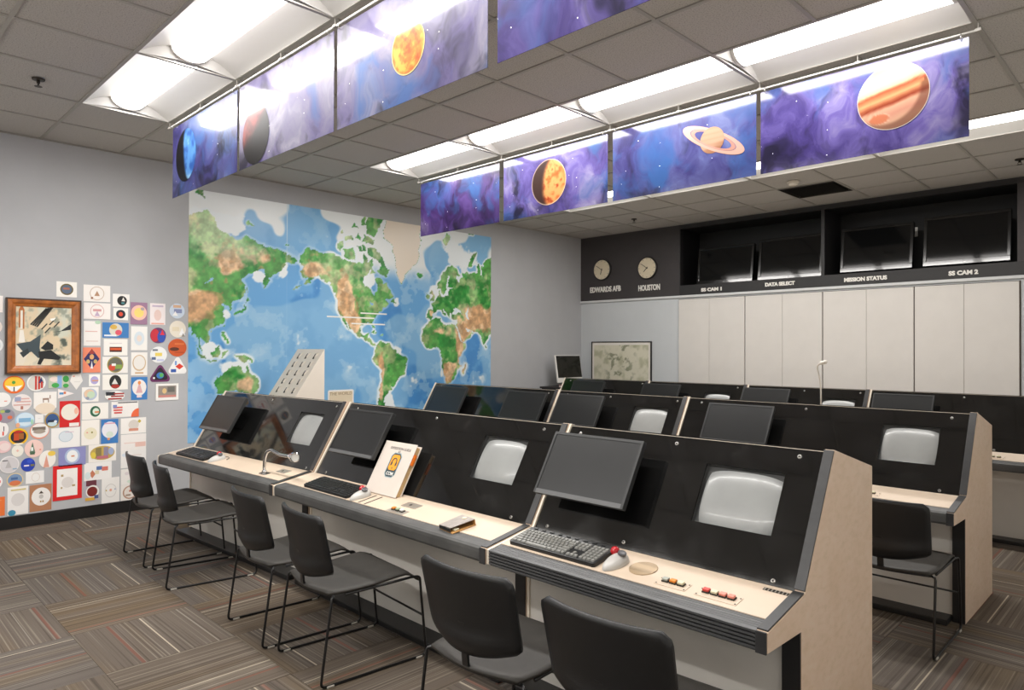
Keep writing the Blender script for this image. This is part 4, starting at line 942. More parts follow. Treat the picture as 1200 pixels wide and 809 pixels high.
('white card with a brown ring, just above the baseboard', 'r', -6.537, 0.173, 0.159, 0.154, 'f1ece6', [('e', 0, 0.02, 0.76, 0.8, 'b89078'), ('e', 0, 0.02, 0.62, 0.66, 'ece4dc'), ('r', 0.1, 0.1, 0.3, 0.12, 'c87860'), ('r', -0.1, -0.14, 0.26, 0.1, 'a8907c')]),
('orange sheet at the left edge near the floor', 'r', -7.52, 0.197, 0.097, 0.16, 'ee7838', [('r', 0, 0.3, 0.5, 0.04, 'f09860')]),
('white sheet at the left edge beside the frame top', 'r', -7.548, 1.853, 0.104, 0.142, 'f3ece8', [('r', 0, 0, 0.5, 0.05, 'e0c4bc')]),
('round pale tan disc left of the frame, upper', 'e', -7.549, 1.666, 0.1, 0.113, 'e6dcd4', [('e', 0, 0, 0.7, 0.7, 'd4ccc8')]),
('round pale white disc left of the frame, middle', 'e', -7.545, 1.516, 0.107, 0.121, 'eceff0', [('e', 0, 0, 0.7, 0.7, 'dfe6e8')]),
('round white disc at the left edge, above the orange sheet', 'e', -7.533, 0.4, 0.09, 0.108, 'f4eeee', [('r', 0.2, 0, 0.3, 0.2, 'e89088')]),
]

def shape_pts(s, w, h, cx=0.0, cy=0.0):
    if s == 'r': p = [(-w / 2, -h / 2), (w / 2, -h / 2), (w / 2, h / 2), (-w / 2, h / 2)]
    elif s in 'eo': p = ellipse(w, h, 28)
    elif s == 't': p = [(-w / 2, -h / 2), (w / 2, -h / 2), (0, h / 2)]
    elif s == 'T':
        p = []
        for (ax, ay), a0 in (((-.36, -.32), 150), ((.36, -.32), 270), ((0, .32), 30)):
            for i in range(5):
                a = math.radians(a0 + 30 * i); p.append((w * (ax + .14 * math.cos(a)), h * (ay + .18 * math.sin(a))))
    elif s == 'd': p = [(0, -h / 2), (w / 2, 0), (0, h / 2), (-w / 2, 0)]
    elif s == 'P': p = [(-.32 * w, h / 2), (.32 * w, h / 2), (.5 * w, .05 * h), (0, -h / 2), (-.5 * w, .05 * h)]
    elif s == 'H': p = [(-w / 2, h / 2), (w / 2, h / 2), (w / 2, -.16 * h), (0, -h / 2), (-w / 2, -.16 * h)]
    elif s == 'F': p = [(-w / 2, h / 2), (w / 2, -.02 * h), (-w / 2, -h / 2)]
    elif s == 'V': p = [(-w / 2, h / 2), (0, h * .3), (w / 2, h / 2), (.16 * w, -h / 2), (-.16 * w, -h / 2)]
    elif s == 'q': p = [(w / 2, -h / 2)] + [(w / 2 - w * math.cos(math.radians(a)), -h / 2 + h * math.sin(math.radians(a))) for a in range(0, 91, 15)]
    return [(cx + a, cy + b) for a, b in p]
for n, (lab, sh, cy, cz, w, h, col, prints) in enumerate(STICKERS):
    x0 = .0008; th = .0016 + .0009 * (n % 3)
    kind = 'patch' if sh in 'eT' else 'drawing'
    t = thing({'patch': 'wall_patch', 'drawing': 'wall_drawing'}[kind], lab, kind, (0, cy, cz), group='drawings and patches pinned to the grey wall')
    MB().prism(shape_pts(sh, w * .965, h * .965, cy, cz), x0, x0 + th, 'x').build('sheet', M('paper_' + col, col, .65), t)
    for q, (ps, px, py, pw, ph, pc) in enumerate(prints):
        pts = shape_pts(ps, pw * w, ph * h, cy + px * w, cz + py * h)
        xa = x0 + th + .0004 * q
        if ps == 'o':
            c = (cy + px * w, cz + py * h); ins = [(c[0] + (a - c[0]) * .9, c[1] + (b - c[1]) * .9) for a, b in pts]
            m = len(pts); vs = [(xa + .0005, a, b) for a, b in pts] + [(xa + .0005, a, b) for a, b in ins]
            MB().add(vs, [(i, (i + 1) % m, (i + 1) % m + m, i + m) for i in range(m)]).build('print', M('ink_' + pc, pc, .6), t)
        else:
            MB().prism(pts, xa, xa + .0005, 'x').build('print', M('ink_' + pc, pc, .6), t)

# framed picture
FP = (-7.478, -6.947, 1.281, 1.906)
fr = thing('framed_picture', 'wooden framed painting of spacecraft among the wall drawings', 'picture', (0, -7.2125, 1.281))
m_frame = M('orange_wood', 'a5602a', .3, noise=.35, nscale=18, coat=.4)
m_framed = M('dark_wood_edge', '3a2414', .4)
y0, y1, z0, z1 = FP; b = .066
def moulding(a, c, inward):
    a, c, n = Vector((0, *a)), Vector((0, *c)), Vector((0, *inward))
    prof = [(.002, 0), (.03, 0), (.03, .010), (.036, .02), (.034, .034), (.026, .046), (.022, .062), (.016, .066), (.002, .066)]
    d = (c - a).normalized(); L = (c - a).length
    vs = [a + d * o + n * o + Vector((x, 0, 0)) for x, o in prof] + [a + d * (L - o) + n * o + Vector((x, 0, 0)) for x, o in prof]
    m = len(prof)
    mb = MB().add(vs, [tuple(range(m)), tuple(range(2 * m - 1, m - 1, -1))] + [(i, i + m, (i + 1) % m + m, (i + 1) % m) for i in range(m)])
    return mb
for a, c, nn in (((y0, z0), (y1, z0), (0, 1)), ((y1, z0), (y1, z1), (-1, 0)), ((y1, z1), (y0, z1), (0, -1)), ((y0, z1), (y0, z0), (1, 0))):
    bar = moulding(a, c, nn).build('frame_bar', m_frame, fr)
    # dark outer lip
    off = Vector((0, *nn)) * -.004
    aa, cc = Vector((0, *a)), Vector((0, *c))
    dd = (cc - aa).normalized() * .004
    p, q = aa + off - dd, cc + off + dd; r_, s_ = cc + Vector((0, *nn)) * .008 - dd * 2, aa + Vector((0, *nn)) * .008 + dd * 2
    vs = [(xx, v.y, v.z) for xx in (.001, .0325) for v in (p, q, r_, s_)]
    MB().add(vs, [(0, 1, 2, 3), (7, 6, 5, 4), (0, 4, 5, 1), (1, 5, 6, 2), (2, 6, 7, 3), (3, 7, 4, 0)]).build('outer_lip', m_framed, bar)
def art_cols(u, v):
    n = fbm(u, v, 3.5, 41, 5); m = fbm(u, v, 7, 43, 4)
    c = lerp(np.broadcast_to(hexc('cfd0bf'), u.shape + (3,)), hexc('dcc8a8'), smooth(.4, .6, n))
    c = lerp(c, hexc('8d9486'), smooth(.52, .7, m) * .8)
    c = lerp(c, hexc('e4dcc8'), smooth(.35, .0, v) * .7)
    c = lerp(c, hexc('4d564e'), smooth(.55, .75, m) * smooth(.55, .8, u) * smooth(.75, .5, v) * .9)
    return c
py0, py1, pz0, pz1 = y0 + b - .004, y1 - b + .004, z0 + b - .004, z1 - b + .004
PW, PH = py1 - py0, pz1 - pz0
MB().box(.003, .012, py0, py1, pz0, pz1).build('board', m_paperw, fr)
paint_grid('painting', (.0125, py0, pz0), (0, PW, 0), (0, 0, PH), 80, 100, art_cols, paint_mat('painting_print', .35), fr)
def art(poly, col, lift, nm):
    MB().prism([(py0 + PW * a, pz0 + PH * q) for a, q in poly], .0128 + lift * .0003, .0131 + lift * .0003, 'x').build(nm, M('art_' + col, col, .5), fr)
art([(.0, .02), (.14, .02), (.26, .3), (.12, .42), (.0, .30)], 'e2d8c6', 0, 'painted_cloud')
art([(.02, .37), (.26, .41), (.44, .53), (.42, .30), (.46, .16), (.40, .13), (.28, .24), (.17, .20)], '3c4a50', 1, 'painted_delta_plane')
art([(.08, .22), (.22, .30), (.24, .22), (.14, .14)], '2c3438', 2, 'painted_engine')
art([(.40, .24), (.62, .27), (.80, .14), (.76, .10), (.50, .12), (.44, .02), (.38, .03), (.42, .12)], '15181a', 2, 'painted_dark_plane')
art([(.44, .30), (.56, .42), (.66, .36), (.66, .28), (.52, .26)], '171a1c', 1, 'painted_canopy')
art([(.06, .64), (.06, .94), (.09, .99), (.13, .99), (.155, .94), (.155, .62), (.13, .62), (.13, .93), (.085, .93), (.085, .64)], 'b5682c', 1, 'painted_rocket')
art([(.09, .62), (.125, .62), (.125, .92), (.09, .92)], 'e8e2d8', 2, 'painted_orbiter')
art([(.06, .40), (.17, .40), (.14, .60), (.08, .60)], 'ece6dc', 1, 'painted_plume')
for k in range(4):
    a = .25 + .035 * k
    art([(a, .70 - .012 * k), (a + .025, .685 - .012 * k), (a + .30, .955 + .01 * k), (a + .28, .985 + .01 * k)], '2b2c28', 2, 'painted_solar_wing')
art([(.34, .76), (.48, .80), (.54, .88), (.50, .80), (.40, .72)], '3a3a34', 3, 'painted_truss')
for a, q in ((.44, .62), (.50, .56), (.58, .70), (.66, .66)):
    art([(a, q), (a + .02, q - .01), (a + .12, q + .09), (a + .10, q + .10)], '2e302c', 2, 'painted_solar_wing')
art([(.62, .56), (.98, .62), (.98, .72), (.80, .60)], '23282a', 1, 'painted_dark_wing')
art([(.60, .80), (.70, .82), (.68, .78), (.62, .76)], 'f6f4ee', 3, 'painted_module')

# ================================================================== CONSOLES
def cream_material():
    k = NT('cream_laminate')
    tc = k.n('ShaderNodeTexCoord').outputs['Object']
    mp = k.n('ShaderNodeMapping'); k.l(tc, mp.inputs[0]); mp.inputs['Scale'].default_value = (1, .45, 1)
    a = k.noise(mp.outputs[0], 42.0, 5, 0.65); b = k.noise(tc, 4.0, 3)
    c = k.ramp(a, [(0.32, rgb('d2bca2')), (0.52, rgb('dcc4af')), (0.75, rgb('dccab6'))])
    c = k.mix(k.ramp(b, [(0.4, (0, 0, 0, 1)), (0.7, (.35, .35, .35, 1))]), c, rgb('cdb091'))
    k.l(c, k.b.inputs['Base Color']); k.b.inputs['Roughness'].default_value = 0.45
    return k.m
m_lam = cream_material()
m_cream = M('cream_desk', 'd0bda8', .38, noise=.03, nscale=5)
m_creamedge = M('cream_edge', 'e4d9c8', .45)
m_trim = M('charcoal_trim', '333334', .38, noise=.25, nscale=14)
m_nose = M('worn_grey_nose', '4d4d4c', .5, noise=.22, nscale=9)
m_rib = M('ribbed_black_nose', '4c4d4e', .38, noise=.12, nscale=10)
m_knee = M('pale_knee_panel', 'cfccc6', .32, noise=.04, nscale=3)
def glass_material():
    k = NT('smudged_black_acrylic')
    tc = k.n('ShaderNodeTexCoord').outputs['Object']
    a = k.noise(tc, 5.0, 6, 0.65); b = k.noise(tc, 60.0, 3)
    k.l(k.ramp(a, [(0.45, rgb('101010')), (0.62, rgb('181818')), (0.8, rgb('2c2c2b'))]), k.b.inputs['Base Color'])
    rr = k.math('ADD', k.math('MULTIPLY', k.math('POWER', a, 2.0), 0.16), 0.012)
    k.l(rr, k.b.inputs['Roughness'])
    k.b.inputs['Specular IOR Level'].default_value = 0.75
    return k.m
m_glass = glass_material()
m_crt = M('grey_crt_glass', '8f9190', .3, noise=.06, nscale=8, coat=.12)
m_crtmask = M('crt_surround', '4c4d4d', .5)
m_screw = M('steel_screw', 'b8b6b2', .3, metal=.9)
m_plate = M('brushed_plate', 'b3aca2', .35, metal=.6)
m_slot = M('dark_slot', '241c14', .7)
def grille_material():
    k = NT('perforated_grille')
    tc = k.n('ShaderNodeTexCoord').outputs['Object']
    vo = k.n('ShaderNodeTexVoronoi'); vo.inputs['Scale'].default_value = 110.0; vo.inputs['Randomness'].default_value = 0.15; k.l(tc, vo.inputs['Vector'])
    k.l(k.mix(k.math('LESS_THAN', vo.outputs['Distance'], .30), rgb('b39c7e'), rgb('4d4030')), k.b.inputs['Base Color'])
    k.b.inputs['Roughness'].default_value = .4; k.b.inputs['Metallic'].default_value = .3
    return k.m
m_grille = grille_material()
BTN = {'grey': M('button_grey', 'a9ada3', .4), 'amber': M('button_amber', 'e0862a', .4), 'cream': M('button_cream', 'd9d3b4', .4), 'red': M('button_red', 'cc4038', .4), 'pink': M('button_pink', 'e08a78', .4), 'green': M('button_green', '9db08e', .4), 'white': M('button_white', 'e4e6e0', .4)}
m_btnbase = M('button_socket', '2c2a26', .5)
dS = np.array([-.265, -.446]) / .5188; nS = np.array([-.446, .265]) / .5188
dD = np.array([-.28, -.048]) / .28408; nD = np.array([-.048, .28]) / .28408
def SP(Y0):
    return lambda x, s, h: (x, Y0 - .395 + dS[0] * s + nS[0] * h, 1.137 + dS[1] * s + nS[1] * h)
def DP(Y0):
    return lambda x, t, h: (x, Y0 - .66 + dD[0] * t + nD[0] * h, .691 + dD[1] * t + nD[1] * h)
PROFILE = [(0, 0), (0, 1.035), (-.395, 1.137), (-.66, .691), (-.94, .643), (-.94, .58), (-.69, .575), (-.69, 0)]
def console(label, X0, X1, Y0, crts, nose='plain', buttons=(), plates=(), slots=(), grille=None, screws=(), vent=None):
    t = thing('control_console', label, 'console', ((X0 + X1) / 2, Y0 - .35, 0), group='control consoles in three rows')
    sp, dp = SP(Y0), DP(Y0)
    prof = [(Y0 + a, b) for a, b in PROFILE]
    LW, RW = .013, .036
    xi, xj = X0 + LW, X1 - RW
    MB().prism(prof, X0, X0 + LW, 'x').build('side_panel', m_creamedge, t, bevel=.002)
    rp = MB().prism(prof, X1 - RW, X1, 'x').build('side_panel', m_lam, t, bevel=.002)
    tr = MB()
    tr.box(X1 - RW - .001, X1 - .0015, 0.004, .512, .0, .006, fn=sp)
    tr.build('edge_trim', m_trim, rp, bevel=.0015)
    MB().box(X1 - RW - .001, X1 - .0015, .004, .278, .0, .006, fn=dp).build('edge_trim', m_trim, rp, bevel=.0015)
    MB().box(X1 - RW - .001, X1 - .0015, Y0 - .947, Y0 - .9405, .577, .645).build('nose_cap', m_trim, rp, bevel=.002)
    MB().box(X1 - .062, X1 - .002, Y0 - .698, Y0 - .6905, 0, .574).build('black_post', m_black, rp)
    # black acrylic display panel with window openings
    xs = sorted({xi, xj} | {v for c in crts for v in c})
    ss = [0.0, .108, .348, .516]
    def hole(i, j):
        return j == 1 and any(abs(xs[i] - c[0]) < 1e-6 for c in crts)
    mb = MB(); nx = len(xs)
    for h in (-.010, -.017):
        mb.v += [tuple(map(float, sp(x, s, h))) for s in ss for x in xs]
    N = nx * 4
    for j in range(3):
        for i in range(nx - 1):
            if hole(i, j): continue
            q = (j * nx + i, j * nx + i + 1, (j + 1) * nx + i + 1, (j + 1) * nx + i)
            mb.f.append(q); mb.f.append(tuple(v + N for v in reversed(q)))
    def wall(a, b): mb.f.append((a, b, b + N, a + N))
    for i in range(nx - 1): wall(i, i + 1); wall(3 * nx + i + 1, 3 * nx + i)
    for j in range(3): wall((j + 1) * nx, j * nx); wall(j * nx + nx - 1, (j + 1) * nx + nx - 1)
    for i in range(nx - 1):
        if hole(i, 1):
            a, b, c, d = nx + i, nx + i + 1, 2 * nx + i + 1, 2 * nx + i
            wall(b, a); wall(c, b); wall(d, c); wall(a, d)
    mb.build('display_panel', m_glass, t)
    for a, b in crts:
        cx, cw = (a + b) / 2, (b - a) / 2
        sc, sh = .228, .12
        bx = MB().box(a - .02, b + .02, .09, .366, -.050, -.036, fn=sp)
        sur = bx.build('crt_surround', m_crtmask, t)
        for q in ((a - .02, a, .09, .366), (b, b + .02, .09, .366), (a, b, .09, .108), (a, b, .348, .366)):
            MB().box(*q, -.037, -.0172, fn=sp).build('window_reveal', m_crtmask, sur)
        def tubef(u, v):
            x, y = 2 * u - 1, 2 * v - 1
            # square to rounded square
            px, py = x * math.sqrt(1 - .10 * y * y * abs(y)), y * math.sqrt(1 - .22 * x * x * abs(x))
            hgt = -.013 - .010 * (x * x + y * y) / 2 - .006 * (abs(x) ** 6 + abs(y) ** 6)
            return sp(cx + .004 + px * cw * .95, sc + .008 + py * sh * .97, hgt)
        MB().grid(tubef, 16, 14).build('crt_screen', m_crt, t, smooth=True)
    for x, s in screws:
        c = Vector(sp(x, s, -.0102))
        sc_ = MB().lathe([(.0085, 0), (.0085, .002), (.006, .0045), (.001, .005)], c, (0, nS[0], nS[1]), 14).build('screw', m_screw, t)
        MB().lathe([(.0045, .0046), (.0045, .0056)], c, (0, nS[0], nS[1]), 6).build('socket', m_slot, sc_)
    # desk
    MB().box(xi, xj, 0.0, .209, -.022, 0.0, fn=dp).build('desk_top', m_cream, t, bevel=.0015)
    a = dp(0, .2095, 0); ya, za = a[1], a[2]
    if nose == 'ribbed':
        pf = [(ya, za - .003), (ya - .012, za - .0045), (ya - .016, za - .007), (ya - .020, za - .006)]
        yt, zt = Y0 - .926, .6455
        for q in range(3):
            f = .42 + .2 * q
            pf += [(ya + (yt - ya) * f, za - .003 + (zt - za) * f), (ya + (yt - ya) * (f + .05), za - .0055 + (zt - za) * (f + .05)), (ya + (yt - ya) * (f + .1), za - .003 + (zt - za) * (f + .1))]
        pf += [(yt, zt)]
        for q in range(5):
            z = .641 - q * .0125
            pf += [(Y0 - .940, z), (Y0 - .940, z - .0072), (Y0 - .929, z - .0076), (Y0 - .929, z - .0121)]
        pf += [(Y0 - .93, .576), (ya, .576)]
    else:
        pf = [(ya, za - .003), (Y0 - .915, .649), (Y0 - .930, .645), (Y0 - .9385, .636), (Y0 - .940, .622), (Y0 - .940, .590), (Y0 - .934, .579), (Y0 - .92, .577), (ya, .577)]
    MB().prism(pf, xi, xj, 'x').build('front_edge', m_rib if nose == 'ribbed' else m_nose, t)
    MB().box(xi, xj, Y0 - .68, Y0 - .665, .02, .64).build('knee_panel', m_knee, t)
    MB().box(xi, xj - .03, Y0 - .80, Y0 - .664, 0.001, .032).build('toe_cove_shade', m_black, t, bevel=.004)  # base cove, drawn out forward in black over the shadow band before it
    MB().box(xi, xj, Y0 - .012, Y0 - .002, .03, 1.03).build('back_panel', m_lam, t)
    MB().add([(x, Y0 + y, z) for x in (xi, xj) for y, z in ((-.39, 1.128), (-.002, 1.028), (-.002, 1.016), (-.39, 1.114))], [(0, 1, 2, 3), (7, 6, 5, 4), (0, 4, 5, 1), (1, 5, 6, 2), (2, 6, 7, 3), (3, 7, 4, 0)]).build('top_cover', m_creamedge, t)
    # controls on the desk
    for x0, x1, t0, t1, keys, nsc in buttons:
        pl = MB().box(x0, x1, t0, t1, 0, .002, fn=dp).build('button_plate', m_cream if nsc else m_plate, t, bevel=.0008)
        n = len(keys); tm = (t0 + t1) / 2 - .006
        for q, kcol in enumerate(keys):
            cx = x0 + (x1 - x0) * (q + 1.0) / (n + 1.0)
            so = MB().box(cx - .013, cx + .013, tm - .011, tm + .011, .002, .007, fn=dp).build('button_socket', m_btnbase, pl)
            MB().box(cx - .0115, cx + .0115, tm - .0095, tm + .0095, .007, .015, fn=dp).build('button', BTN[kcol], pl, bevel=.0018)
        if nsc:
            for cx, ct in ((x0 + .006, t0 + .007), (x1 - .006, t0 + .007), (x0 + .006, t1 - .007), (x1 - .006, t1 - .007)):
                MB().lathe([(.003, .0015), (.003, .0028)], dp(cx, ct, 0), (0, nD[0], nD[1]), 8).build('rivet', m_slot, pl)
    for x0, x1, t0, t1 in plates:
        pl = MB().box(x0, x1, t0, t1, 0, .0022, fn=dp).build('socket_plate', m_plate, t, bevel=.0008)
        MB().lathe([(.009, .0018), (.009, .0028)], dp((x0 + x1) / 2 - .01, (t0 + t1) / 2, 0), (0, nD[0], nD[1]), 14).build('jack_hole', m_slot, pl)
    for x0, x1, t0, t1 in slots:
        MB().box(x0, x1, t0, t1, -.004, .0006, fn=dp).build('slot', m_slot, t)
    if grille:
        gx, gt, gr = grille
        MB().lathe([(gr, 0), (gr, .003), (gr - .003, .004), (.001, .0042)], dp(gx, gt, 0), (0, nD[0], nD[1]), 32).build('speaker_grille', m_grille, t)
    if vent:
        x0, x1, t0, t1 = vent
        vn = MB().box(x0, x1, t0, t1, 0, .0008, fn=dp).build('vent_slot', m_slot, t)
        for q in range(7):
            xx = x0 + (x1 - x0) * (q + .5) / 7
            MB().box(xx - .002, xx + .002, t0, t1, .0008, .002, fn=dp).build('vent_fin', m_plate, vn)
    return t
RY = [-5.63, -3.46, -1.29]
SC = lambda a, b: [(a, .04), (b, .04), (a, .5), (b, .5)]
conA = console('front row console nearest the map, reflecting the framed picture', 1.088, 2.868, RY[0], [(2.372, 2.672)],
        plates=[(2.59, 2.70, .05, .11)], screws=SC(1.06, 2.76) + [(1.9, .04)])
console('front row middle console with the white binder standing on it', 2.872, 4.806, RY[0], [(4.272, 4.587)],
        buttons=[(3.966, 4.105, .160, .208, ('amber', 'green', 'white'), 0)], plates=[(3.983, 4.10, .066, .122)],
        slots=[(3.700, 3.712, .085, .205), (3.757, 3.769, .085, .205)], screws=[(2.99, .04), (3.82, .045), (4.657, .04), (4.66, .5), (2.99, .5)])
console('nearest front row console with ribbed edge and coloured buttons', 4.810, 6.04, RY[0], [(5.563, 5.881)], nose='ribbed',
        buttons=[(5.577, 5.700, .132, .186, ('grey', 'amber', 'cream'), 1), (5.736, 5.889, .130, .186, ('red', 'cream', 'pink', 'pink'), 1)],
        grille=(5.482, .108, .054), screws=[(4.889, .04), (5.405, .038), (5.918, .036), (4.889, .5), (5.924, .5), (5.30, .49)], vent=(5.912, 5.998, .022, .040))
console('second row console nearest the map with two monitors', 1.10, 2.868, RY[1], [], screws=SC(1.22, 2.75))
console('second row middle console with its grey tube screen', 2.872, 4.176, RY[1], [(3.722, 4.035)], screws=[(3.45, .04), (2.98, .04), (4.09, .04)])
console('second row console at the right end with a bare beige side', 4.180, 6.056, RY[1], [(5.568, 5.880)],
        buttons=[(5.47, 5.66, .13, .185, ('red', 'amber', 'cream', 'cream'), 1)], screws=[(4.30, .04), (5.08, .04), (5.93, .04), (5.92, .5)])
console('rear row console nearest the corner, partly hidden', 1.09, 2.386, RY[2], [], screws=SC(1.2, 2.3))
console('rear row second console from the corner', 2.390, 3.606, RY[2], [(3.14, 3.44)], screws=SC(2.5, 3.5))
console('rear row third console with the gooseneck microphone', 3.610, 4.802, RY[2], [(4.374, 4.690)], screws=SC(3.72, 4.72) + [(4.2, .04)])
console('rear row console at the far right of the photo', 4.806, 6.62, RY[2], [], buttons=[(5.74, 5.90, .13, .18, ('red', 'cream', 'cream'), 1)], screws=[(4.92, .04), (5.55, .04), (6.45, .04), (5.8, .5), (6.4, .5)])

# the first console gets an added turn so its panel reflects the framed picture: rotate it (and later what stands on it) about its right front corner
PIV, SKEW = Vector((2.868, -6.57, 0)), 0.05
def skew(o):
    R = Matrix.Rotation(SKEW, 3, 'Z')
    o.location = PIV + R @ (Vector(o.location) - PIV)
    o.rotation_euler.z += SKEW
skew(conA)

# slotted sorter behind the front row
m_sorter = M('ivory_metal', 'e6ded2', .45, noise=.02)
so = thing('slotted_rack', 'ivory wedge rack with rows of dark slots in front of the map', 'rack', (.73, -5.35, 0))
SX0, SX1 = .47, 1.0
yb, zt = -5.13, 1.495; yf, zf = -5.60, .80
d2 = np.array([yf - yb, zf - zt]); Ls = float(np.hypot(*d2)); d2 = d2 / Ls; n2 = np.array([d2[1], -d2[0]])
MB().prism([(yb, 0), (yb, zt), (yf, zf), (yf, 0)], SX0, SX1, 'x').build('body', m_sorter, so, bevel=.004)
rp = lambda x, s, h: (x, yb + d2[0] * s + n2[0] * h, zt + d2[1] * s + n2[1] * h)
for r in range(7):
    for c in range(3):
        xx = SX0 + .10 + c * .155; s0 = .055 + r * .098
        fr_ = MB().box(xx, xx + .028, s0, s0 + .062, -.001, .0012, fn=rp).build('slot', m_slot, so)
        MB().add([rp(xx + .012, s0 - .004, .001), rp(xx + .062, s0 - .004, .001), rp(xx + .062, s0 + .05, .001), rp(xx + .034, s0 + .05, .008), rp(xx + .058, s0, .010)],
                 [(0, 1, 4), (1, 2, 3, 4), (0, 4, 3), (0, 3, 2, 1)]).build('slot_hood', m_sorter, fr_)

# ================================================================== CHAIRS
m_shell = M('black_chair_shell', '0d0e10', .42, noise=.12, nscale=30, bump=.25, bscale=500)
m_seat = M('charcoal_seat', '302d29', .6, noise=.15, nscale=25, bump=.3, bscale=400)
m_rodblk = M('black_rod', '121213', .3)
m_glide = M('clear_glide', 'b9b4aa', .3)
def bend(pts, r=.03, n=5):
    """round the corners of a polyline"""
    pts = [Vector(p) for p in pts]; out = [pts[0]]
    for a, b, c in zip(pts, pts[1:], pts[2:]):
        d1 = (a - b); d2 = (c - b); k = min(r, d1.length * .45, d2.length * .45)
        p, q = b + d1.normalized() * k, b + d2.normalized() * k
        for i in range(n + 1):
            t = i / n
            out.append(p * (1 - t) ** 2 + b * 2 * t * (1 - t) + q * t * t)
    out.append(pts[-1])
    return out
def make_chair():
    t = thing('stacking_chair', 'x', 'chair', (0, 0, 0), group='black sled-base chairs')
    hw = .237; R = .0062
    for s in (-1, 1):
        p = bend([(s * .215, -.215, .388), (s * hw, -.232, .388), (s * (hw + .003), -.285, R), (s * (hw + .003), .262, R), (s * hw, .225, .392), (s * (hw - .012), .19, .392), (s * (hw - .015), -.16, .385)], .028)
        MB().tube(p, R, 8).build('sled_leg', m_rodblk, t, smooth=True, world=False)
        for y in (-.24, .22):
            MB().box(s * (hw + .003) - .009, s * (hw + .003) + .009, y - .018, y + .018, 0, .010).build('glide', m_glide, t, world=False, bevel=.003)
    arc = [(-.215 + .43 * i / 12, -.215 - .042 * math.sin(math.pi * i / 12), .388) for i in range(13)]
    MB().tube(arc, R, 8).build('rear_rod', m_rodblk, t, smooth=True, world=False)
    MB().tube([(-hw, .243, .20), (hw, .243, .20)], R * .85, 8).build('stretcher', m_rodblk, t, smooth=True, world=False)
    # seat: dished shell with a waterfall front
    def seat(dz):
        def fn(u, v):
            x = (2 * u - 1); y = -.235 + .475 * v
            w = .228 - .018 * max(0, (.25 - v) / .25) ** 2 - .012 * max(0, (v - .85) / .15) ** 2
            yy = y - (.03 * (1 - x * x) * max(0, 1 - v * 4))
            z = .412 - .010 * math.cos(min(1, abs(x)) * math.pi / 2) + .022 * smoothf(.35, .82, v) * (1 - .35 * x * x) - .05 * smoothf(.80, 1.0, v) ** 1.5 - .006 * x ** 6
            return (x * w, yy, z + dz)
        return fn
    mb = MB().grid(seat(0), 14, 16).grid(seat(-.012), 14, 16)
    n = 15 * 17
    rim = [i for i in range(15)] + [15 * j + 14 for j in range(1, 17)] + [240 + i for i in range(13, -1, -1)] + [15 * j for j in range(15, 0, -1)]
    for a, b in zip(rim, rim[1:] + rim[:1]): mb.f.append((a, b, b + n, a + n))
    mb.build('seat', m_seat, t, smooth=True, world=False)
    # back: curved shell with a rolled lower lip and round corners
    def back(off):
        def fn(u, v):
            x = 2 * u - 1
            zt_, zb = .748, .466
            # round the two top corners and pull in the bottom ones
            z = zb + (zt_ - zb) * v
            w = .224 - .006 * (1 - v)
            if v > .86: w -= .03 * (1 - math.sqrt(max(0, 1 - ((v - .86) / .14) ** 2)))
            if v < .12: w -= .022 * (1 - math.sqrt(max(0, 1 - ((.12 - v) / .12) ** 2)))
            bow = .036 + .012 * (1 - v)
            y = -.222 - .062 * v - bow * (1 - x * x) - .014 * math.exp(-((v - .15) / .11) ** 2) * (1 - x ** 4)
            z -= .020 * (1 - x * x) * (1 - v) - .012 * x * x * (1 - v)
            y += .012 * smoothf(.9, 1.0, v) * 0
            return (x * w, y + off, z)
        return fn
    mb = MB().grid(back(0), 18, 16).grid(back(.013), 18, 16)
    n = 19 * 17
    rim = [i for i in range(19)] + [19 * j + 18 for j in range(1, 17)] + [304 + i for i in range(17, -1, -1)] + [19 * j for j in range(15, 0, -1)]
    for a, b in zip(rim, rim[1:] + rim[:1]): mb.f.append((a, b, b + n, a + n))
    mb.build('backrest', m_shell, t, smooth=True, world=False)
    # single upright between seat and back
    path = bend([(0, -.12, .392), (0, -.262, .386), (0, -.272, .50), (0, -.285, .56)], .03)
    vs = []; fs = []
    for i, p in enumerate(path):
        a = path[min(i + 1, len(path) - 1)] - path[max(i - 1, 0)]; a.normalize()
        nn = Vector((0, -a.z, a.y))
        for sx, sn in ((-1, -1), (1, -1), (1, 1), (-1, 1)): vs.append(p + Vector((sx * .014, 0, 0)) + nn * sn * .005)
    for i in range(len(path) - 1):
        for k in range(4): fs.append((4 * i + k, 4 * i + (k + 1) % 4, 4 * i + 4 + (k + 1) % 4, 4 * i + 4 + k))
    fs += [(0, 1, 2, 3), tuple(len(vs) - 4 + k for k in (3, 2, 1, 0))]
    MB().add(vs, fs).build('upright', m_rodblk, t, world=False)
    return t
def smoothf(a, b, x):
    t = min(1, max(0, (x - a) / (b - a))); return t * t * (3 - 2 * t)
CH = [(1.655, -6.715, -2, 'black sled chair nearest the wall drawings'),
      (2.255, -6.735, -9, 'second black sled chair from the wall drawings'),
      (3.445, -6.715, -4, 'black sled chair left of the pair at the binder console'),
      (4.020, -6.715, -5, 'black sled chair in front of the white binder, its seat pulled clear'),
      (5.150, -6.735, 3, 'black sled chair at the joint between the middle and nearest consoles'),
      (5.748, -6.74, 2, 'black sled chair nearest the camera at the ribbed console'),
      (5.815, -4.515, 0, 'lone black sled chair at the second row, far right')]
proto = make_chair()
for n, (x, y, a, lab) in enumerate(CH):
    o = proto if n == 0 else copy_tree(proto)
    o.location = (x, y, 0.0006); o.rotation_euler = (0, 0, math.radians(a)); o['label'] = lab

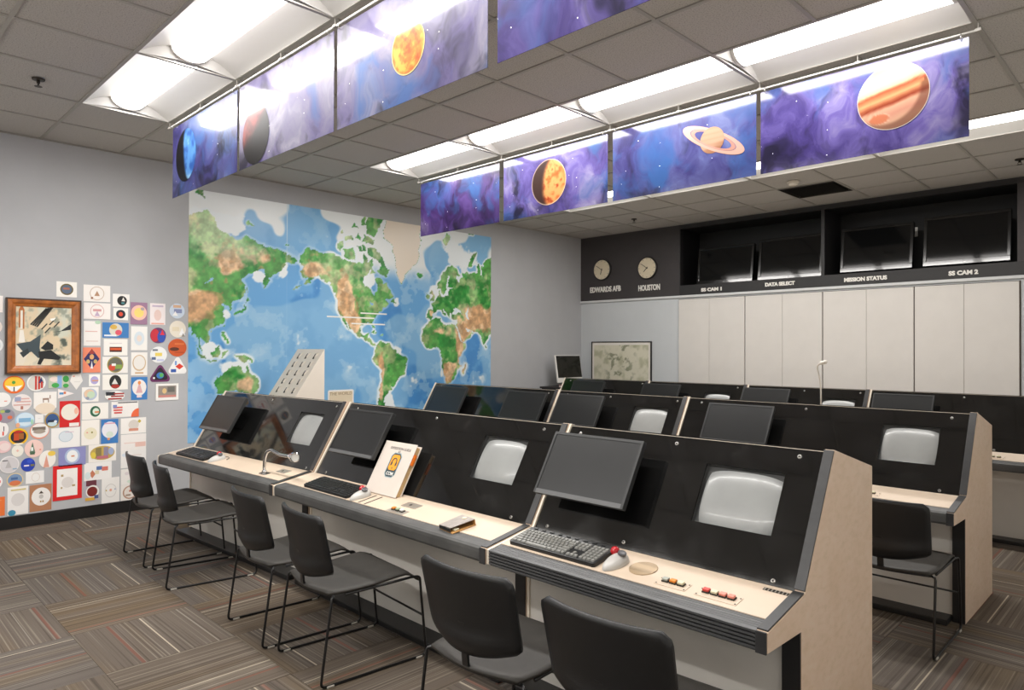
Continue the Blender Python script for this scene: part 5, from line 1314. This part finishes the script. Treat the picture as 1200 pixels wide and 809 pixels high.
# ================================================================== MONITORS
m_bezel = M('monitor_bezel', '2b2c2d', .4)
m_lcd = M('matte_lcd', '1a1b1c', .33, noise=.1, nscale=6, spec=.5)
m_chin = M('monitor_chin', '5b5c5d', .35)
def monitor(cx, Y0, label, tiltx=0.0):
    sp = SP(Y0)
    t = thing('flat_monitor', label, 'monitor', sp(cx, .24, .1), group='flat monitors on the consoles')
    w, h = .243, .30; s0 = .088
    MB().box(cx - w, cx + w, s0, s0 + h, .075, .096, fn=sp).build('housing', m_bezel, t, bevel=.003)
    for q in ((cx - w, cx - w + .012, s0, s0 + h), (cx + w - .012, cx + w, s0, s0 + h), (cx - w + .012, cx + w - .012, s0, s0 + .012)):
        MB().box(*q, .096, .101, fn=sp).build('bezel', m_bezel, t)
    MB().box(cx - w + .012, cx + w - .012, s0 + h - .02, s0 + h, .096, .1015, fn=sp).build('bezel', m_chin, t)
    MB().box(cx - w + .012, cx + w - .012, s0 + .012, s0 + h - .02, .096, .0985, fn=sp).build('screen', m_lcd, t)
    MB().box(cx - .05, cx + .05, s0 + .10, s0 + .20, -.0095, .075, fn=sp).build('mount_arm', m_bezel, t)
    return t
for cx, r, lab in ((1.475, 0, 'flat monitor on the console nearest the map wall, front row'), (3.315, 0, 'flat monitor left of the white binder'),
                   (5.080, 0, 'dusty grey flat monitor above the pale-keyed keyboard'),
                   (1.535, 1, 'flat monitor at the left end of the second row'), (2.600, 1, 'second flat monitor from the left in the second row'),
                   (3.235, 1, 'flat monitor left of the middle second row tube screen'), (4.672, 1, 'large grey flat monitor of the second row right console'),
                   (1.60, 2, 'flat monitor at the corner end of the rear row'), (2.645, 2, 'second flat monitor of the rear row'),
                   (3.870, 2, 'third flat monitor of the rear row, mid photo'), (5.115, 2, 'rightmost flat monitor of the rear row')):
    o = monitor(cx, RY[r], lab)
    if r == 0 and cx < 2: skew(o)

# ================================================================== KEYBOARDS AND TRACKBALLS
m_kb = M('black_keyboard', '1e1f20', .4)
m_keyL = M('gloss_grey_keys', '8c8c88', .3)  # pale grey stands in for the gloss on the keys
m_keyD = M('black_keys', '2a2b2b', .35)
def keyboard(x0, x1, t0, t1, label, keymat):
    dp = DP(RY[0])
    t = thing('keyboard', label, 'keyboard', dp((x0 + x1) / 2, (t0 + t1) / 2, 0), group='keyboards on the front row consoles')
    w, d = x1 - x0, t1 - t0
    # wedge body: a little higher at the back
    poly = rrect(w, d, .012, 4, (x0 + x1) / 2, (t0 + t1) / 2)
    vs = [dp(x, q, .0005) for x, q in poly] + [dp(x, q, .016 + .008 * (1 - (q - t0) / d)) for x, q in poly]
    n = len(poly)
    MB().add(vs, [tuple(range(n)), tuple(range(2 * n - 1, n - 1, -1))] + [(i, i + n, (i + 1) % n + n, (i + 1) % n) for i in range(n)]).build('body', m_kb, t)
    mb = MB()
    def key(xa, xb, q0, q1):
        g = .0016
        h = .016 + .008 * (1 - ((q0 + q1) / 2 - t0) / d)
        a = [(xa + g, q0 + g), (xb - g, q0 + g), (xb - g, q1 - g), (xa + g, q1 - g)]
        b = [(xa + g * 2, q0 + g * 2), (xb - g * 2, q0 + g * 2), (xb - g * 2, q1 - g * 2), (xa + g * 2, q1 - g * 2)]
        mb.add([dp(x, q, h - .001) for x, q in a] + [dp(x, q, h + .006) for x, q in b], [(4, 5, 6, 7), (0, 1, 5, 4), (1, 2, 6, 5), (2, 3, 7, 6), (3, 0, 4, 7)])
    k0, kr = t0 + d * .20, (d * .74) / 6
    main = x0 + .010; mw = w * .63
    rows = [[1] * 15, [1] * 13 + [2], [1.5] + [1] * 12 + [1.5], [1.8] + [1] * 11 + [2.2], [2.3] + [1] * 10 + [2.7], [1.3, 1.3, 1.3, 6.2, 1.3, 1.3, 1.3, 1]]
    for r, row in enumerate(rows):
        x = main; u = mw / sum(row)
        for k in row:
            key(x, x + u * k, k0 + r * kr, k0 + (r + 1) * kr); x += u * k
    for gx, n in ((main + mw + .008, 3), (main + mw + .008 + 3 * mw / 15 + .008, 4)):
        u = mw / 15
        for r in range(6):
            for k in range(n):
                if n == 3 and r in (3,) or (n == 3 and r == 4 and k != 1): continue
                key(gx + u * k, gx + u * (k + 1), k0 + r * kr, k0 + (r + 1) * kr)
    o = mb.build('keys', keymat, t); o['kind'] = 'stuff'
    mb = MB()
    for k in range(9):
        xx = x0 + w * (.06 + .1 * k); mb.box(xx, xx + .018, t0 + .008, t0 + .017, .022, .027, fn=dp)
    o = mb.build('media_keys', m_keyD, t); o['kind'] = 'stuff'
    return t
keyboard(4.858, 5.318, .044, .196, 'black keyboard with keys painted pale for their gloss on the ribbed console', m_keyL)
keyboard(3.105, 3.585, .062, .204, 'black keyboard on the binder console', m_keyD)
skew(keyboard(1.235, 1.72, .062, .204, 'black keyboard on the console by the map', m_keyD))
m_tb = M('silver_grey_plastic', 'bcbab6', .35, noise=.05)
m_tbd = M('dark_grey_plastic', '55565a', .3)
m_ball = M('red_ball', 'b81420', .12, coat=.6)
def trackball(cx, t0, t1, label, cord):
    dp = DP(RY[0])
    t = thing('trackball_mouse', label, 'trackball', dp(cx, (t0 + t1) / 2, 0), group='trackball mice on the front row consoles')
    L = t1 - t0
    def fn(u, v):
        a = 2 * math.pi * u; q = v
        # pear plan: narrow at the near tip, broad at the back
        ph = math.pi / 2 * q
        r = math.cos(ph); z = math.sin(ph)
        x = math.cos(a) * r; y = math.sin(a) * r
        wid = .042 * (1 - .28 * (y + 1) / 2) 
        hgt = .044 * (1 - .42 * (y + 1) / 2)
        return dp(cx + x * wid - .012 * (y + 1) / 2, (t0 + t1) / 2 + y * L / 2, .001 + z ** .8 * hgt)
    MB().grid(fn, 28, 8).build('body', m_tb, t, smooth=True)
    bc = dp(cx - .030, t0 + .028, .036)
    mb = MB(); prof = [(max(.0005, .0185 * math.sin(math.pi * i / 12)), -.0185 * math.cos(math.pi * i / 12)) for i in range(13)]
    mb.lathe(prof, bc, (0, 0, 1), 20).build('ball', m_ball, t, smooth=True)
    MB().lathe([(.017, -.004), (.017, .004), (.012, .006), (.001, .0065)], dp(cx + .012, t0 + .04, .040), (.35, -.1, .95), 18).build('scroll_ring', m_tbd, t)
    p = [dp(cx, t0 + .004, .008), dp(cx + .02, t0 - .012, .006), dp(cx + .06, t0 - .002, .004), dp(cx + .08, t0 + .03, .004)] if cord else [dp(cx, t0 + .006, .008), dp(cx - .01, t0 - .006, .005), dp(cx - .06, t0 - .004, .004)]
    MB().tube(bend(p, .02), .0022, 6).build('cord', m_kb, t, smooth=True)
    return t
trackball(5.378, .068, .200, 'grey trackball mouse with red ball beside the pale-keyed keyboard', False)
trackball(3.646, .085, .212, 'grey trackball mouse with red ball beside the white binder', False)
skew(trackball(1.81, .075, .205, 'grey trackball mouse with red ball at the map-side console', True))

# ================================================================== LOOSE THINGS ON THE CONSOLES
m_chrome = M('chrome', 'd2d2d2', .12, metal=1.0)
dp0 = DP(RY[0]); sp0 = SP(RY[0])
b0 = Vector(dp0(2.545, .165, 0))
gl = thing('gooseneck_lamp', 'chrome gooseneck lamp on the console nearest the map', 'lamp', b0)
MB().box(2.515, 2.60, .148, .19, 0, .006, fn=dp0).build('base_plate', m_chrome, gl, bevel=.002)
MB().lathe([(.018, .004), (.018, .016), (.009, .024)], b0, (0, 0, 1), 16).build('collar', m_chrome, gl, smooth=False)
neck = [(0, 0, .02), (.0, 0, .06), (.008, 0, .105), (.035, 0, .148), (.085, 0, .165), (.14, 0, .155), (.20, 0, .145), (.27, 0, .145), (.33, 0, .148)]
MB().tube(bend([b0 + Vector(p) for p in neck], .02), .011, 10).build('neck', m_chrome, gl, smooth=True)
MB().lathe([(.014, 0), (.019, .01), (.019, .05), (.030, .07), (.030, .105), (.026, .107), (.025, .092)], b0 + Vector((.325, 0, .148)), (.97, -.25, .06), 20).build('lamp_head', m_chrome, gl, smooth=False)
MB().lathe([(.025, .09), (.025, .100), (.001, .101)], b0 + Vector((.325, 0, .148)), (.97, -.25, .06), 20).build('lamp_lens', M('frosted_lens', 'd8d6d0', .3), gl)

skew(gl)

# binder leaning on the display panel
bt = np.array([-6.357, .682]); top = np.array([-6.205, .955])
dB = (top - bt); LB = float(np.hypot(*dB)); dB = dB / LB; nB = np.array([-dB[1], dB[0]])
bf = lambda x, s, h: (x, bt[0] + dB[0] * s + nB[0] * h, bt[1] + dB[1] * s + nB[1] * h)
m_bind = M('cream_vinyl_cover', 'd3c9bf', .45, noise=.03)
bd = thing('ring_binder', 'white expedition guide binder leaning on the display panel', 'binder', bf(3.715, 0, 0))
BX0, BX1 = 3.567, 3.862
MB().box(BX0, BX1, 0, LB, 0, .003, fn=bf).build('front_cover', m_bind, bd, bevel=.001)
MB().box(BX0, BX1 + .004, 0, LB, -.030, -.027, fn=bf).build('back_cover', m_bind, bd, bevel=.001)
MB().box(BX0 - .003, BX0, 0, LB, -.030, .003, fn=bf).build('spine', m_bind, bd, bevel=.001)
MB().box(BX0 + .01, BX1 - .006, .008, LB - .012, -.0265, -.001, fn=bf).build('pages', M('page_edges', 'c9a878', .7, noise=.1, nscale=60), bd)
MB().box(BX1 - .01, BX1 + .006, LB * .62, LB * .82, -.018, -.004, fn=bf).build('orange_tab', M('orange_tab', 'ef7a1c', .5), bd)
bmid = (BX0 + BX1) / 2 + .008
BW = Matrix(((1, 0, 0, 0), (0, dB[0], nB[0], 0), (0, dB[1], nB[1], 0), (0, 0, 0, 1)))
def bmw(x, s, h): return Matrix.Translation(bf(x, s, h)) @ BW
ink = M('grey_ink', '5a5654', .6)
text_mesh('EXPEDITION GUIDE', .0215, .0003, ink, 'title_lettering', bd, bmw(bmid + .006, LB * .875, .0033), bold=.0004)
text_mesh('A2', .019, .0003, ink, 'title_lettering', bd, bmw(bmid + .006, LB * .815, .0033), bold=.0004)
def chip(w, h, ch): return [(-w / 2 + ch, -h / 2), (w / 2 - ch, -h / 2), (w / 2, -h / 2 + ch), (w / 2, h / 2 - ch), (w / 2 - ch, h / 2), (-w / 2 + ch, h / 2), (-w / 2, h / 2 - ch), (-w / 2, -h / 2 + ch)]
def flat(poly, cs, h0, h1, col, nm, par):
    return MB().prism(poly, h0, h1, 'z', fn=lambda x, y, z: bf(bmid + x, LB * cs + y, z)).build(nm, M('badge_' + col, col, .5), par)
bg = flat(chip(.098, .150, .02), .56, .0031, .0034, '9db0b4', 'badge', bd)
flat(chip(.088, .140, .018), .56, .0034, .0037, '34454c', 'badge_field', bg)
flat(chip(.074, .092, .012), .61, .0037, .0040, 'f0a02a', 'badge_square', bg)
hs = [(.020 * math.cos(a), .026 * math.sin(a) - .002) for a in [math.pi * i / 10 for i in range(11)]]
MB().tube([bf(bmid + x, LB * .615 + y, .0042) for x, y in hs], .0032, 6).build('headset_band', M('badge_34454c', '34454c'), bg)
for s in (-1, 1): flat(ellipse(.014, .026, 14, s * .020, -.008), .61, .0040, .0046, '34454c', 'headset_cup', bg)
flat(ellipse(.009, .009, 10, 0, -.034), .61, .0040, .0045, '34454c', 'headset_mic', bg)
text_mesh('COM', .028, .0003, m_white, 'badge_lettering', bg, bmw(bmid, LB * .395, .004), bold=.0004)

# opened metal switch box
bx = thing('switch_box', 'small open metal switch box lying on the binder console', 'switch box', dp0(4.50, .18, 0))
m_bronze = M('worn_metal_box', 'a59d96', .4, metal=.3, noise=.15, nscale=30)
m_card = M('brown_card', 'b98a50', .7)
rot = math.radians(8)
def bxf(x, q, h):
    c, s = math.cos(rot), math.sin(rot)
    return dp0(4.50 + x * c - q * s, .175 + x * s + q * c, h)
MB().box(-.055, .055, -.065, .065, .001, .004, fn=bxf).build('bottom', m_card, bx)
MB().add([bxf(*p) for p in ((-.058, -.066, .027), (.052, -.066, .030), (.036, .060, .024), (-.058, .066, .021), (-.058, -.066, .025), (.052, -.066, .028), (.036, .060, .022), (-.058, .066, .019))],
         [(0, 1, 2, 3), (7, 6, 5, 4), (0, 4, 5, 1), (1, 5, 6, 2), (2, 6, 7, 3), (3, 7, 4, 0)]).build('lid', m_bronze, bx)
MB().box(-.058, -.055, -.066, .066, .001, .020, fn=bxf).build('side', m_kb, bx)
MB().box(-.055, .036, .062, .066, .004, .020, fn=bxf).build('side', m_kb, bx)
MB().box(-.055, .052, -.066, -.062, .004, .026, fn=bxf).build('side', m_card, bx)
MB().box(.02, .045, .02, .045, .004, .013, fn=bxf).build('button', BTN['cream'], bx, bevel=.003)
MB().lathe([(.011, 0), (.011, .003), (.001, .0035)], bxf(-.005, -.045, .0275), (0, -.17, .98), 14).build('lid_label', M('label_cream', 'ead9b8', .5), bx)

# loose headset wire end on the first console and gooseneck microphone in the rear row
dp2 = DP(RY[2]); b2 = Vector(dp2(4.47, .04, 0))
mc = thing('gooseneck_microphone', 'white gooseneck microphone rising from the rear row', 'microphone', b2)
m_micw = M('ivory_plastic', 'e8e2d8', .4)
MB().lathe([(.03, 0), (.03, .012), (.012, .02)], b2, (0, 0, 1), 18).build('base', m_micw, mc)
pth = [b2 + Vector(p) for p in ((0, 0, .015), (0, 0, .45), (-.01, 0, .55), (-.035, 0, .645), (-.03, 0, .675), (-.005, 0, .69))]
MB().tube(bend(pth, .03), .0075, 8).build('neck', m_micw, mc, smooth=True)
MB().lathe([(.009, 0), (.018, .01), (.018, .055), (.010, .065)], pth[-1] - Vector((.003, 0, 0)), (.95, 0, .3), 14).build('capsule', m_micw, mc)
